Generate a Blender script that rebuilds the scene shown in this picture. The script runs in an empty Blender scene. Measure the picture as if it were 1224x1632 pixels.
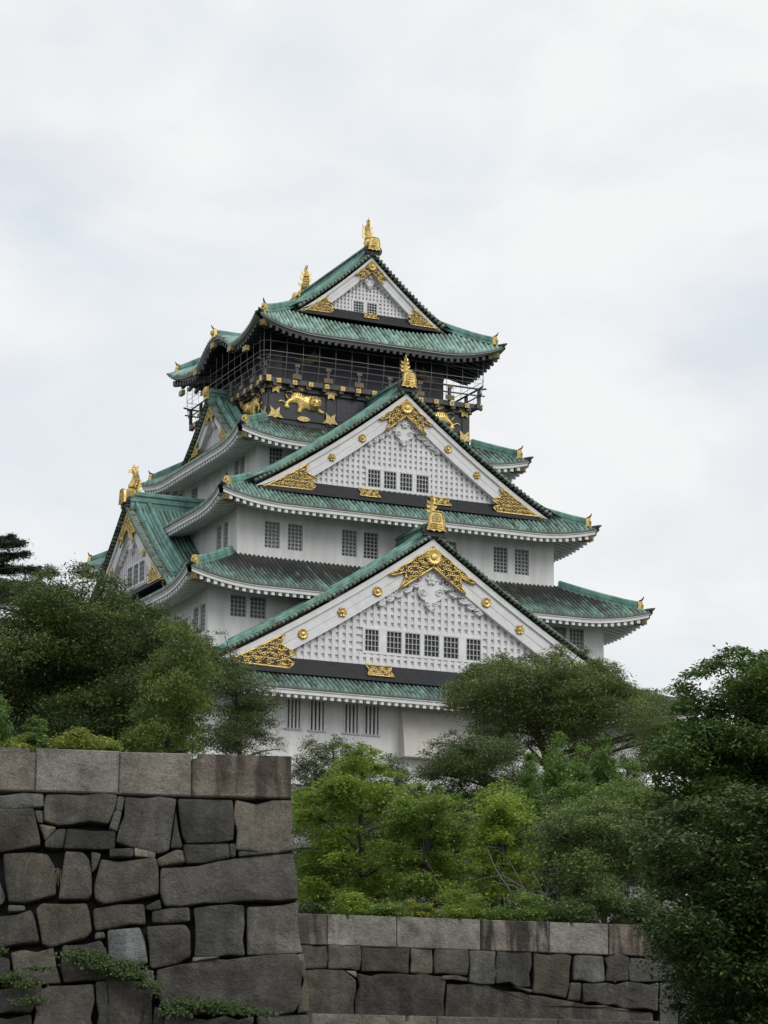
import bpy, math, random
import numpy as np
from mathutils import Matrix, Vector
sc = bpy.context.scene
R = math.radians
# ------------------------------------------------------------------ camera
F_PX, PITCH, ROLL, EYE = 4238.0, 0.23095, 0.011, 1.6
cam_d = bpy.data.cameras.new('camera')
cam = bpy.data.objects.new('camera', cam_d)
sc.collection.objects.link(cam)
cam_d.sensor_fit = 'VERTICAL'; cam_d.sensor_height = 36.0; cam_d.sensor_width = 27.0
cam_d.lens = 36.0 * F_PX / 1632.0
cam_d.clip_start = 0.5; cam_d.clip_end = 5000
cam.matrix_world = Matrix.Translation((0, 0, EYE)) @ Matrix.Rotation(math.pi / 2 + PITCH, 4, 'X') @ Matrix.Rotation(ROLL, 4, 'Z')
sc.camera = cam
# ------------------------------------------------------------------ world and sun (bright overcast)
SUN_AZ, SUN_EL = R(135), R(40)          # azimuth clockwise from +Y
world = bpy.data.worlds.new('World'); sc.world = world; world.use_nodes = True
nt = world.node_tree; nt.nodes.clear()
def N(t, **k):
    n = nt.nodes.new(t)
    for a, b in k.items(): setattr(n, a, b)
    return n
wo = N('ShaderNodeOutputWorld'); mixw = N('ShaderNodeMixShader')
bg1 = N('ShaderNodeBackground'); bg2 = N('ShaderNodeBackground')
sky = N('ShaderNodeTexSky'); sky.sky_type = 'NISHITA'; sky.sun_disc = False
sky.sun_elevation = SUN_EL; sky.sun_rotation = SUN_AZ; sky.air_density = 1.0; sky.dust_density = 2.0
bg1.inputs[1].default_value = 0.13
tc = N('ShaderNodeTexCoord'); mp = N('ShaderNodeMapping'); mp.inputs['Scale'].default_value = (1.0, 1.0, 1.9)
mp.inputs['Rotation'].default_value = (0.0, 0.35, 0.0)
nz = N('ShaderNodeTexNoise'); nz.inputs['Scale'].default_value = 7.5; nz.inputs['Detail'].default_value = 6; nz.inputs['Roughness'].default_value = .5
nz.inputs['Distortion'].default_value = .6
cr = N('ShaderNodeValToRGB'); cr.color_ramp.elements[0].position = .33; cr.color_ramp.elements[0].color = (.775, .825, .875, 1)
cr.color_ramp.elements[1].position = .62; cr.color_ramp.elements[1].color = (.93, .935, .935, 1)
nz2 = N('ShaderNodeTexNoise'); nz2.inputs['Scale'].default_value = 9; nz2.inputs['Detail'].default_value = 5
mr = N('ShaderNodeMapRange'); mr.inputs[1].default_value = .32; mr.inputs[2].default_value = .5; mr.inputs[3].default_value = .82; mr.inputs[4].default_value = .97
L = nt.links.new
L(tc.outputs['Generated'], mp.inputs[0]); L(mp.outputs[0], nz.inputs[0]); L(mp.outputs[0], nz2.inputs[0])
L(nz.outputs[0], cr.inputs[0]); L(cr.outputs[0], bg2.inputs[0]); bg2.inputs[1].default_value = 1.0
L(nz2.outputs[0], mr.inputs[0]); L(mr.outputs[0], mixw.inputs[0])
L(sky.outputs[0], bg1.inputs[0]); L(bg1.outputs[0], mixw.inputs[1]); L(bg2.outputs[0], mixw.inputs[2]); L(mixw.outputs[0], wo.inputs[0])
sd = bpy.data.lights.new('sun', 'SUN'); sun = bpy.data.objects.new('sun', sd); sc.collection.objects.link(sun)
sd.energy = 1.4; sd.angle = R(35); sd.color = (1, .97, .92)
sdir = Vector((math.sin(SUN_AZ) * math.cos(SUN_EL), math.cos(SUN_AZ) * math.cos(SUN_EL), math.sin(SUN_EL)))
sun.rotation_euler = sdir.to_track_quat('Z', 'Y').to_euler(); sun.location = (40, -40, 80)
vs = sc.view_settings; vs.view_transform = 'Standard'; vs.look = 'None'; vs.exposure = 0.0; vs.gamma = 1.0
# ------------------------------------------------------------------ measuring helpers
def raydir(u, v):
    X, Y = u - 612.0, v - 816.0
    c, s = math.cos(-ROLL), math.sin(-ROLL)
    X, Y = X * c - Y * s, X * s + Y * c
    cp, sp = math.cos(PITCH), math.sin(PITCH)
    return np.array([X / F_PX, cp + Y / F_PX * sp, sp - Y / F_PX * cp])
def W(u, v, dist):                       # world point on a sight line at ground distance dist
    d = raydir(u, v); t = dist / d[1]
    return np.array([0, 0, EYE]) + d * t
TH, CX, CY = 0.42748, -3.386, 165.0
ct, st = math.cos(TH), math.sin(TH)
def K(u, v, ax, val):                    # castle-local point on the plane axis = val
    d = raydir(u, v)
    o = np.array([ct * -CX + st * -CY, -st * -CX + ct * -CY, 0.0])
    dl = np.array([ct * d[0] + st * d[1], -st * d[0] + ct * d[1], d[2]])
    t = (val - o[ax]) / dl[ax]
    return o + dl * t
# ------------------------------------------------------------------ mesh helpers
rng = np.random.default_rng(7)
random.seed(7)
class MB:
    def __init__(s): s.v = []; s.f = []; s.n = 0; s.a = []
    def add(s, V, F, a=None):
        V = np.asarray(V, float).reshape(-1, 3); s.v.append(V)
        o = s.n
        s.f.extend([tuple(int(i) + o for i in q) for q in F]); s.n += len(V)
        s.a.append(np.full(len(V), .5) if a is None else np.asarray(a, float))
    def box(s, x0, x1, y0, y1, z0, z1):
        V = [(x, y, z) for z in (z0, z1) for y in (y0, y1) for x in (x0, x1)]
        s.add(V, [(0, 2, 3, 1), (4, 5, 7, 6), (0, 1, 5, 4), (2, 6, 7, 3), (0, 4, 6, 2), (1, 3, 7, 5)])
    def hexa(s, A, B):                    # two matching quads
        s.add(list(A) + list(B), [(3, 2, 1, 0), (4, 5, 6, 7), (0, 1, 5, 4), (1, 2, 6, 5), (2, 3, 7, 6), (3, 0, 4, 7)])
    def grid(s, P, a=None, flip=False):   # P[nu, nv, 3]
        nu, nv = P.shape[:2]
        F = []
        for i in range(nu - 1):
            b = i * nv
            for j in range(nv - 1):
                q = (b + j, b + nv + j, b + nv + j + 1, b + j + 1)
                F.append(q[::-1] if flip else q)
        s.add(P.reshape(-1, 3), F, None if a is None else a.reshape(-1))
    def tube(s, pts, r, n=8, cap=True, sx=1.0, up=None):
        pts = np.asarray(pts, float); m = len(pts)
        rr = np.full(m, r) if np.isscalar(r) else np.asarray(r, float)
        T = np.gradient(pts, axis=0); T /= np.linalg.norm(T, axis=1)[:, None] + 1e-9
        ref = np.array(up if up is not None else (0, 0, 1.0))
        V = []
        for i in range(m):
            t = T[i]; q = ref - t * ref.dot(t)
            if np.linalg.norm(q) < 1e-3: q = np.array([1.0, .3, 0]) - t * t[0]
            q /= np.linalg.norm(q); p = np.cross(t, q)
            for k in range(n):
                an = 2 * math.pi * (k + .5) / n
                V.append(pts[i] + rr[i] * (p * math.cos(an) * sx + q * math.sin(an)))
        F = [(i * n + k, i * n + (k + 1) % n, (i + 1) * n + (k + 1) % n, (i + 1) * n + k) for i in range(m - 1) for k in range(n)]
        if cap: F += [tuple(range(n))[::-1], tuple((m - 1) * n + k for k in range(n))]
        s.add(V, F)
    def bar(s, pts, w, h0, h1, wdir=None):  # rectangular bar along a path, sides vertical
        pts = np.asarray(pts, float); m = len(pts); T = np.gradient(pts, axis=0)
        V = []
        for i in range(m):
            q = np.array([-T[i][1], T[i][0], 0]); l = np.linalg.norm(q)
            q = np.array([1.0, 0, 0]) if l < 1e-6 else q / l
            if wdir is not None: q = np.array(wdir, float)
            for a, b in ((-w / 2, h0), (w / 2, h0), (w / 2, h1), (-w / 2, h1)):
                V.append(pts[i] + q * a + np.array([0, 0, b]))
        F = [(i * 4 + k, i * 4 + (k + 1) % 4, (i + 1) * 4 + (k + 1) % 4, (i + 1) * 4 + k) for i in range(m - 1) for k in range(4)]
        F += [(3, 2, 1, 0), tuple((m - 1) * 4 + k for k in range(4))]
        s.add(V, F)
    def prism(s, poly, f, o0, o1):        # 2-D polygon (s, z) placed by f(s, o, z), between depths o0 and o1
        n = len(poly)
        V = [f(p[0], o0, p[1]) for p in poly] + [f(p[0], o1, p[1]) for p in poly]
        s.add(V, [tuple(range(n)), tuple(range(2 * n - 1, n - 1, -1))] + [(i, i + n, (i + 1) % n + n, (i + 1) % n) for i in range(n)])
    def build(s, name, mat, parent=None, smooth=False, attr=None):
        me = bpy.data.meshes.new(name)
        me.from_pydata(np.concatenate(s.v).tolist() if s.v else [], [], s.f)
        if attr:
            at = me.attributes.new(attr, 'FLOAT', 'POINT'); at.data.foreach_set('value', np.concatenate(s.a).astype(np.float32))
        if smooth: me.polygons.foreach_set('use_smooth', [True] * len(me.polygons))
        me.validate(); me.update()
        bmf = __import__('bmesh').new(); bmf.from_mesh(me)
        if not attr: __import__('bmesh').ops.recalc_face_normals(bmf, faces=bmf.faces)
        bmf.to_mesh(me); bmf.free()
        me.materials.append(mat)
        o = bpy.data.objects.new(name, me); sc.collection.objects.link(o)
        if parent is not None: o.parent = parent
        return o
def tag(o, label=None, cat=None, group=None, kind=None):
    if label: o['label'] = label
    if cat: o['category'] = cat
    if group: o['group'] = group
    if kind: o['kind'] = kind
    return o
def empty(name, loc=(0, 0, 0), rz=0):
    o = bpy.data.objects.new(name, None); sc.collection.objects.link(o)
    o.location = loc; o.rotation_euler = (0, 0, rz); o.empty_display_size = .5
    return o
def in_poly(px, py, poly):
    px = np.asarray(px); py = np.asarray(py); r = np.zeros(px.shape, bool); n = len(poly)
    for i in range(n):
        x0, y0 = poly[i]; x1, y1 = poly[(i + 1) % n]
        c = ((y0 > py) != (y1 > py))
        with np.errstate(divide='ignore', invalid='ignore'):
            r ^= c & (px < (x1 - x0) * (py - y0) / (y1 - y0 + 1e-12) + x0)
    return r
def edge_dist(px, py, poly):
    d = np.full(np.shape(px), 1e9); n = len(poly)
    for i in range(n):
        a = np.array(poly[i], float); b = np.array(poly[(i + 1) % n], float); ab = b - a
        t = np.clip(((px - a[0]) * ab[0] + (py - a[1]) * ab[1]) / (ab @ ab + 1e-12), 0, 1)
        d = np.minimum(d, np.hypot(px - a[0] - t * ab[0], py - a[1] - t * ab[1]))
    return d
# ------------------------------------------------------------------ materials
def mat(name, col, rough=.7, metal=0.0, var=.0, vscale=3.0, bump=0.0, bscale=8.0, stain=None, coat=0):
    m = bpy.data.materials.new(name); m.use_nodes = True
    t = m.node_tree; b = t.nodes['Principled BSDF']
    b.inputs['Base Color'].default_value = (*col, 1); b.inputs['Roughness'].default_value = rough; b.inputs['Metallic'].default_value = metal
    tcn = t.nodes.new('ShaderNodeTexCoord')
    if var:
        n = t.nodes.new('ShaderNodeTexNoise'); n.inputs['Scale'].default_value = vscale; n.inputs['Detail'].default_value = 5
        mpn = t.nodes.new('ShaderNodeMapping')
        if stain: mpn.inputs['Scale'].default_value = stain
        r = t.nodes.new('ShaderNodeValToRGB')
        r.color_ramp.elements[0].position = .3; r.color_ramp.elements[1].position = .7
        r.color_ramp.elements[0].color = (*[c * (1 - var) for c in col], 1); r.color_ramp.elements[1].color = (*[min(1, c * (1 + var)) for c in col], 1)
        t.links.new(tcn.outputs['Object'], mpn.inputs[0]); t.links.new(mpn.outputs[0], n.inputs[0])
        t.links.new(n.outputs[0], r.inputs[0]); t.links.new(r.outputs[0], b.inputs['Base Color'])
    if bump:
        n2 = t.nodes.new('ShaderNodeTexNoise'); n2.inputs['Scale'].default_value = bscale; n2.inputs['Detail'].default_value = 6
        bp = t.nodes.new('ShaderNodeBump'); bp.inputs['Strength'].default_value = bump; bp.inputs['Distance'].default_value = .03
        t.links.new(tcn.outputs['Object'], n2.inputs[0]); t.links.new(n2.outputs[0], bp.inputs['Height']); t.links.new(bp.outputs[0], b.inputs['Normal'])
    return m
M = {}
M['plaster'] = mat('plaster', (.70, .70, .695), .85, var=.13, vscale=1.7, stain=(1, 1, .14))
M['eave_white'] = mat('eave_white', (.70, .71, .70), .8, var=.08, vscale=1.5)
M['soffit'] = mat('soffit_plaster', (.62, .64, .62), .85, var=.1, vscale=1.0)
M['trim'] = mat('white_trim', (.69, .69, .70), .7, var=.08, vscale=2)
M['recess'] = mat('lattice_recess', (.62, .62, .64), .9)
M['black'] = mat('black_lacquer', (.019, .020, .027), .45, var=.2, vscale=4)
M['black_roof'] = mat('black_flashing', (.013, .014, .018), .75, var=.3, vscale=3)
M['dark_wood'] = mat('dark_wood', (.072, .064, .076), .6, var=.25, vscale=5)
M['gold'] = mat('gold_leaf', (.64, .47, .17), .42, .7, var=.35, vscale=9, bump=.25, bscale=14)
M['gold_dull'] = mat('weathered_gilt', (.34, .26, .11), .5, .55, var=.3, vscale=8)
M['glass'] = mat('window_pane', (.19, .195, .20), .4, var=.35, vscale=.7)
def vary(m, lo, hi):
    t = m.node_tree; oi = t.nodes.new('ShaderNodeObjectInfo'); r = t.nodes.new('ShaderNodeMapRange'); r.inputs[3].default_value = lo; r.inputs[4].default_value = hi
    t.links.new(oi.outputs['Random'], r.inputs[0]); cb = t.nodes.new('ShaderNodeCombineColor')
    for k in range(3): t.links.new(r.outputs[0], cb.inputs[k])
    t.links.new(cb.outputs[0], t.nodes['Principled BSDF'].inputs['Base Color'])
vary(M['glass'], .07, .30)
M['glass_dark'] = mat('dark_window', (.02, .02, .022), .4)
M['muntin'] = mat('grey_muntin', (.40, .41, .42), .6)
M['wire'] = mat('steel_wire', (.22, .225, .23), .5, .3)
M['ridge'] = mat('copper_ridge', (.13, .265, .225), .55, var=.45, vscale=2.2, stain=(1, 1, .5))
M['oni'] = mat('dark_ridge_end', (.03, .033, .036), .6, var=.3, vscale=5)
M['bark'] = mat('bark', (.035, .028, .022), .9, var=.35, vscale=5, bump=.6, bscale=9)
M['deadwood'] = mat('bare_grey_wood', (.13, .12, .10), .9, var=.3, vscale=5)
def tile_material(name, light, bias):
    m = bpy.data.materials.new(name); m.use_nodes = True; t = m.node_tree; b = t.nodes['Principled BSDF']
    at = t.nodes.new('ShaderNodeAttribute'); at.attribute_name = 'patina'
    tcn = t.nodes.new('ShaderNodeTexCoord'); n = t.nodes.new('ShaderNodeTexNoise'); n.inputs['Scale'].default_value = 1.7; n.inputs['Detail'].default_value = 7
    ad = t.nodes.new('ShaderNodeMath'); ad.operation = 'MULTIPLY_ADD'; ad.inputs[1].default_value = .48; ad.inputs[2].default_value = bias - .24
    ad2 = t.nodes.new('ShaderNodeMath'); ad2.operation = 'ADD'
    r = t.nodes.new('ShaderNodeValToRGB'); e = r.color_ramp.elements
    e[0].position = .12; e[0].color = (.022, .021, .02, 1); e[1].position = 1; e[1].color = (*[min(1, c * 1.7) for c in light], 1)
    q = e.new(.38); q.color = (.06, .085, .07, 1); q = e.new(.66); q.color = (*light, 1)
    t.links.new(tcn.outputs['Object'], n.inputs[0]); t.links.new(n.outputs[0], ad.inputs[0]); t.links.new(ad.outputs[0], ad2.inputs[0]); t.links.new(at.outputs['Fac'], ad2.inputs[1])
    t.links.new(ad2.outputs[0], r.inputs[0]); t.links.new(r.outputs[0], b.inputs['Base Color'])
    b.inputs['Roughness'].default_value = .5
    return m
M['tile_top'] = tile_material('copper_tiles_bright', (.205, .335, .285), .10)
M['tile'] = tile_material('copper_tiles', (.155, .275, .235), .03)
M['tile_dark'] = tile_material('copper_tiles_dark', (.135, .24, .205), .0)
def stone_material(name, dark=1.0):
    m = bpy.data.materials.new(name); m.use_nodes = True; t = m.node_tree; b = t.nodes['Principled BSDF']; l = t.links.new
    oi = t.nodes.new('ShaderNodeObjectInfo'); tcn = t.nodes.new('ShaderNodeTexCoord')
    n = t.nodes.new('ShaderNodeTexNoise'); n.inputs['Scale'].default_value = 2.2; n.inputs['Detail'].default_value = 8; n.inputs['Roughness'].default_value = .65
    g = t.nodes.new('ShaderNodeTexNoise'); g.inputs['Scale'].default_value = 55; g.inputs['Detail'].default_value = 3
    r = t.nodes.new('ShaderNodeValToRGB'); r.color_ramp.elements[0].position = .28; r.color_ramp.elements[0].color = (.42, .39, .35, 1); r.color_ramp.elements[1].position = .72; r.color_ramp.elements[1].color = (1.5, 1.47, 1.4, 1)
    r2 = t.nodes.new('ShaderNodeValToRGB'); r2.color_ramp.elements[0].position = .3; r2.color_ramp.elements[0].color = (.62, .62, .62, 1); r2.color_ramp.elements[1].position = .7; r2.color_ramp.elements[1].color = (1.35, 1.35, 1.35, 1)
    # streaks running down the face
    mpn = t.nodes.new('ShaderNodeMapping'); mpn.inputs['Scale'].default_value = (3.2, 3.2, .32)
    s = t.nodes.new('ShaderNodeTexNoise'); s.inputs['Scale'].default_value = 1.4; s.inputs['Detail'].default_value = 5
    rs = t.nodes.new('ShaderNodeValToRGB'); rs.color_ramp.elements[0].position = .46; rs.color_ramp.elements[0].color = (.20, .185, .17, 1); rs.color_ramp.elements[1].position = .59; rs.color_ramp.elements[1].color = (1, 1, 1, 1)
    ms = []
    for k in range(3):
        q = t.nodes.new('ShaderNodeMix'); q.data_type = 'RGBA'; q.blend_type = 'MULTIPLY'; q.inputs[0].default_value = 1; ms.append(q)
    l(tcn.outputs['Object'], n.inputs[0]); l(tcn.outputs['Object'], g.inputs[0]); l(tcn.outputs['Object'], mpn.inputs[0]); l(mpn.outputs[0], s.inputs[0])
    l(n.outputs[0], r.inputs[0]); l(g.outputs[0], r2.inputs[0]); l(s.outputs[0], rs.inputs[0])
    l(oi.outputs['Color'], ms[0].inputs[6]); l(r.outputs[0], ms[0].inputs[7]); l(ms[0].outputs[2], ms[1].inputs[6]); l(r2.outputs[0], ms[1].inputs[7])
    l(ms[1].outputs[2], ms[2].inputs[6]); l(rs.outputs[0], ms[2].inputs[7]); l(oi.outputs['Alpha'], ms[2].inputs[0])
    li = t.nodes.new('ShaderNodeTexNoise'); li.inputs['Scale'].default_value = 7.5; li.inputs['Detail'].default_value = 10; li.inputs['Roughness'].default_value = .75
    lr = t.nodes.new('ShaderNodeMapRange'); lr.inputs[1].default_value = .58; lr.inputs[2].default_value = .68; lr.inputs[4].default_value = .45
    lm = t.nodes.new('ShaderNodeMix'); lm.data_type = 'RGBA'; lm.inputs[7].default_value = (.23, .235, .20, 1)
    l(tcn.outputs['Object'], li.inputs[0]); l(li.outputs[0], lr.inputs[0]); l(lr.outputs[0], lm.inputs[0]); l(ms[2].outputs[2], lm.inputs[6])
    l(lm.outputs[2], b.inputs['Base Color']); b.inputs['Roughness'].default_value = .9
    n3 = t.nodes.new('ShaderNodeTexNoise'); n3.inputs['Scale'].default_value = 13; n3.inputs['Detail'].default_value = 8; n3.inputs['Roughness'].default_value = .7
    mp3 = t.nodes.new('ShaderNodeMapping'); mp3.inputs['Scale'].default_value = (1, 1, 1.25); l(tcn.outputs['Object'], mp3.inputs[0]); l(mp3.outputs[0], n3.inputs[0])
    bp = t.nodes.new('ShaderNodeBump'); bp.inputs['Strength'].default_value = 1.0; bp.inputs['Distance'].default_value = .07
    n5 = t.nodes.new('ShaderNodeTexNoise'); n5.inputs['Scale'].default_value = 3.0; n5.inputs['Detail'].default_value = 9; n5.inputs['Roughness'].default_value = .68; l(tcn.outputs['Object'], n5.inputs[0])
    b5 = t.nodes.new('ShaderNodeBump'); b5.inputs['Strength'].default_value = .9; b5.inputs['Distance'].default_value = .16
    l(n5.outputs[0], b5.inputs['Height']); l(b5.outputs[0], bp.inputs['Normal'])
    l(n3.outputs[0], bp.inputs['Height']); l(bp.outputs[0], b.inputs['Normal'])
    return m
M['stone'] = stone_material('granite')
M['gap'] = mat('core_masonry', (.028, .028, .025), .95, var=.6, vscale=1.3, bump=1.0, bscale=2.5)
M['base_stone'] = mat('base_masonry', (.17, .16, .14), .9, bump=.8, bscale=2)
def masonry(m):
    t = m.node_tree; b = t.nodes['Principled BSDF']; l = t.links.new
    c = t.nodes.new('ShaderNodeTexCoord'); mp_ = t.nodes.new('ShaderNodeMapping'); mp_.inputs['Scale'].default_value = (.75, .75, 1.1)
    v1 = t.nodes.new('ShaderNodeTexVoronoi'); v2 = t.nodes.new('ShaderNodeTexVoronoi'); v2.feature = 'DISTANCE_TO_EDGE'
    r1 = t.nodes.new('ShaderNodeMapRange'); r1.inputs[3].default_value = .07; r1.inputs[4].default_value = .24
    r2 = t.nodes.new('ShaderNodeMapRange'); r2.inputs[2].default_value = .05; r2.inputs[3].default_value = .12
    x = t.nodes.new('ShaderNodeMath'); x.operation = 'MULTIPLY'; sep = t.nodes.new('ShaderNodeSeparateColor'); cb = t.nodes.new('ShaderNodeCombineColor')
    l(c.outputs['Object'], mp_.inputs[0]); l(mp_.outputs[0], v1.inputs[0]); l(mp_.outputs[0], v2.inputs[0]); l(v1.outputs['Color'], sep.inputs[0]); l(sep.outputs[0], r1.inputs[0]); l(v2.outputs['Distance'], r2.inputs[0])
    l(r1.outputs[0], x.inputs[0]); l(r2.outputs[0], x.inputs[1])
    for k in range(3): l(x.outputs[0], cb.inputs[k])
    l(cb.outputs[0], b.inputs['Base Color'])
masonry(M['base_stone'])
def leaf_mat(name, col, tr=.35, hue=.35):
    m = bpy.data.materials.new(name); m.use_nodes = True; t = m.node_tree; b = t.nodes['Principled BSDF']; l = t.links.new
    at = t.nodes.new('ShaderNodeAttribute'); at.attribute_name = 'leaf'
    r = t.nodes.new('ShaderNodeValToRGB')
    r.color_ramp.elements[0].color = (col[0] * .62, col[1] * .66, col[2] * .7, 1); r.color_ramp.elements[1].color = (min(1, col[0] * (1.45 + hue)), col[1] * 1.45, col[2] * 1.2, 1)
    l(at.outputs['Fac'], r.inputs[0]); l(r.outputs[0], b.inputs['Base Color']); b.inputs['Roughness'].default_value = .5
    b.inputs['Specular IOR Level'].default_value = .4
    ts = t.nodes.new('ShaderNodeBsdfTranslucent'); mx = t.nodes.new('ShaderNodeMixShader'); mx.inputs[0].default_value = tr
    l(r.outputs[0], ts.inputs[0]); l(b.outputs[0], mx.inputs[1]); l(ts.outputs[0], mx.inputs[2]); l(mx.outputs[0], t.nodes['Material Output'].inputs[0])
    return m
# ------------------------------------------------------------------ ground
def ground():
    mb = MB()
    xs = np.array([-1500, -400, -150, -80, -50, -30, -20, -12, -8, -4, 0, 4, 8, 12, 20, 30, 50, 80, 150, 400, 1500.])
    ys = np.array([-600, -100, -20, 0, 20, 36, 40, 42, 50, 56, 60.0, 62, 70, 85, 100, 115, 125, 145, 165, 200, 260, 400, 800, 2500.])
    P = np.zeros((len(xs), len(ys), 3))
    for i, x in enumerate(xs):
        for j, y in enumerate(ys):
            z = 0.0
            if y >= 60: z = 5.2 + max(0, min(1, (y - 62) / 80)) * 5.5
            if x < -1.8 and y >= 42: z = max(z, 5.2)
            if y > 400: z = 2
            if y > 60 and y < 400: z += .3 * math.sin(x * .3) * math.cos(y * .21)
            P[i, j] = (x, y, z)
    mb.grid(P)
    tag(mb.build('ground', mat('earth', (.05, .05, .03), .95, var=.4, vscale=.4)), kind='structure')
ground()
# ------------------------------------------------------------------ the castle
castle = empty('castle_tower', (CX, CY, EYE), TH)
tag(castle, 'white five storey castle tower with green copper roofs, gold ornaments and a black top floor', 'castle')

def smax(a, b, k=.25): return np.logaddexp(a / k, b / k) * k
class Roof:
    def __init__(s, a, b, ze, rise, k, c, L=5.0, bump=None, mf=1.0):
        s.a, s.b, s.ze, s.rise, s.k, s.c, s.L, s.bump, s.mf = a - .19, b - .19, ze, rise, k, c, L, bump, mf
    def up(s, q, d): return s.rise * np.clip(1 - q / s.L, 0, 1) ** 2.0 * np.clip(1 - d / 4.5, 0, 1)
    def Z(s, d): return s.ze + s.k * d + s.c * d * d
    def P(s, side, u, d):                 # u along the eave, d inward; arrays ok
        u = np.asarray(u, float); d = np.asarray(d, float)
        half = s.a if side in 'FB' else s.b
        de = d * s.mf if side in 'FB' else d; q = (half - np.abs(u)) - (de if side in 'FB' else d / s.mf)
        z = s.Z(de) + s.up(np.maximum(q, 0), de)
        if s.bump and side in 'LR': z = smax(z, s.bump(u) + .04 * d + d * 0, .12)
        e = np.clip(1 - np.maximum(q, 0) / s.L, 0, 1) ** 3 * .22 * np.clip(1 - d, 0, 1)   # corners sweep outwards a little
        if side == 'F': return np.stack([u, -(s.b - d) - e, z], -1)
        if side == 'B': return np.stack([-u, (s.b - d) + e, z], -1)
        if side == 'L': return np.stack([-(s.a - d) - e, -u, z], -1)
        return np.stack([(s.a - d) + e, u, z], -1)
    def half(s, side): return s.a if side in 'FB' else s.b
def rib_samples(u0, u1, pitch):
    n = max(1, int(round((u1 - u0) / pitch))); p = (u1 - u0) / n
    ph = np.array([0, .16, .30, .5, .70, .84]); hh = np.array([0, .02, .72, 1.0, .72, .02])
    u = np.concatenate([u0 + (i + ph) * p for i in range(n)] + [[u1]])
    h = np.concatenate([hh] * n + [[0]]); rid = np.concatenate([np.full(6, i) for i in range(n)] + [[n - 1]])
    return u, h * p * .36, rid, hh
def tiles(mb, f, u0, u1, dmax, pitch=.28, dstart=0.0, nd=9, dark=None, lip=.12, seed=0):
    rg = np.random.default_rng(seed)
    u, h, rid, _ = rib_samples(u0, u1, pitch)
    t = np.linspace(0, 1, nd)
    dm = np.array([max(0.001, dmax(x)) for x in u])
    D = dstart + t[None, :] * (dm[:, None] - dstart); D = np.maximum(D, dstart)
    U = np.repeat(u[:, None], nd, 1)
    P = f(U, D); P[..., 2] += h[:, None]
    low = P[:, :1].copy(); low[..., 2] -= (h[:, None] + lip)
    P = np.concatenate([low, P], 1)
    rr = rg.normal(0, .065, rid.max() + 1)[rid]; tr = rg.normal(0, .10, (rid.max() + 1, nd))[rid]
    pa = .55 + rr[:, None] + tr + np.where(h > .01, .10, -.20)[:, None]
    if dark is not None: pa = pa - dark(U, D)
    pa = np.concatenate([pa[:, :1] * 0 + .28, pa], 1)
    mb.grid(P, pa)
SIDES = 'FLBR'
def eaves(roof, over, white=True, sides='FLBR', parent=None, dent=.44, cut=0):
    """fascia boards, soffit and rafters under one tiled roof"""
    m1, m2, m3 = MB(), MB(), MB()
    for sd_ in sides:
        H = roof.half(sd_)
        nu = 61
        TT = [np.linspace(-1, 1, nu)] if not (cut and sd_ == 'F') else [np.linspace(-1, -cut / H, nu), np.linspace(cut / H, 1, nu)]
        def line(inset, dz, t):
            uu = t * (H - inset); p = roof.P(sd_, t * H, np.zeros(nu))
            q = roof.P(sd_, uu, np.full(nu, inset)); q[:, 2] = p[:, 2] + dz
            return q
        for t in TT:
            if white: m1.grid(np.stack([line(i_, z_, t) for i_, z_ in ((.05, -.06), (.05, -.20), (.11, -.20), (.11, -.40), (.34, -.40))], 1), flip=True)
            else: m1.grid(np.stack([line(i_, z_, t) for i_, z_ in ((.05, -.05), (.05, -.20), (.34, -.20), (.34, -.40))], 1), flip=True)
            m2.grid(np.stack([line(i_, z_, t) for i_, z_ in ((.34, -.40), (.34, -.34), (over + .25, -.34 + .22 * over))], 1), flip=True)
        n = int(2 * (H - .4) / dent); us = (np.arange(n) - (n - 1) / 2) * dent
        for u in us:
            i1 = min(over + .1, H - abs(u) - .05)
            if i1 < .3 or (cut and sd_ == 'F' and abs(u) < cut): continue
            e0 = roof.P(sd_, np.array([u]), np.array([0.0]))[0, 2]
            A, B = [], []
            for ins, S in ((.17, A), (i1, B)):
                for du, dz in ((-.1, -.60), (.1, -.60), (.1, -.38), (-.1, -.38)):
                    p = roof.P(sd_, np.array([u + du]), np.array([ins]))[0]; p[2] = e0 + dz + .22 * max(0, ins - .17)
                    S.append(p)
            m3.hexa(A, B)
    mt = M['eave_white'] if white else M['eave_white']
    m1.build('eave_board', mt if white else mat('grey_eave_board', (.40, .42, .41), .7), parent)
    m2.build('soffit', M['soffit'] if white else M['black'], parent)
    m3.build('rafters', M['eave_white'] if white else M['black'], parent)
M['cap'] = mat('tarnished_cap', (.19, .145, .065), .55, .4, var=.35, vscale=6)
def curl(mb_dark, base, dirv, s=1.0):
    d = np.array(dirv, float); d /= np.linalg.norm(d); b = np.array(base)
    pts = [b + d * (x * s) + np.array([0, 0, z * s]) for x, z in ((-.2, .1), (.0, .16), (.18, .26), (.3, .45), (.36, .62))]
    mb_dark.tube(pts, [.12 * s, .12 * s, .10 * s, .075 * s, .03 * s], 6)
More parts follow.
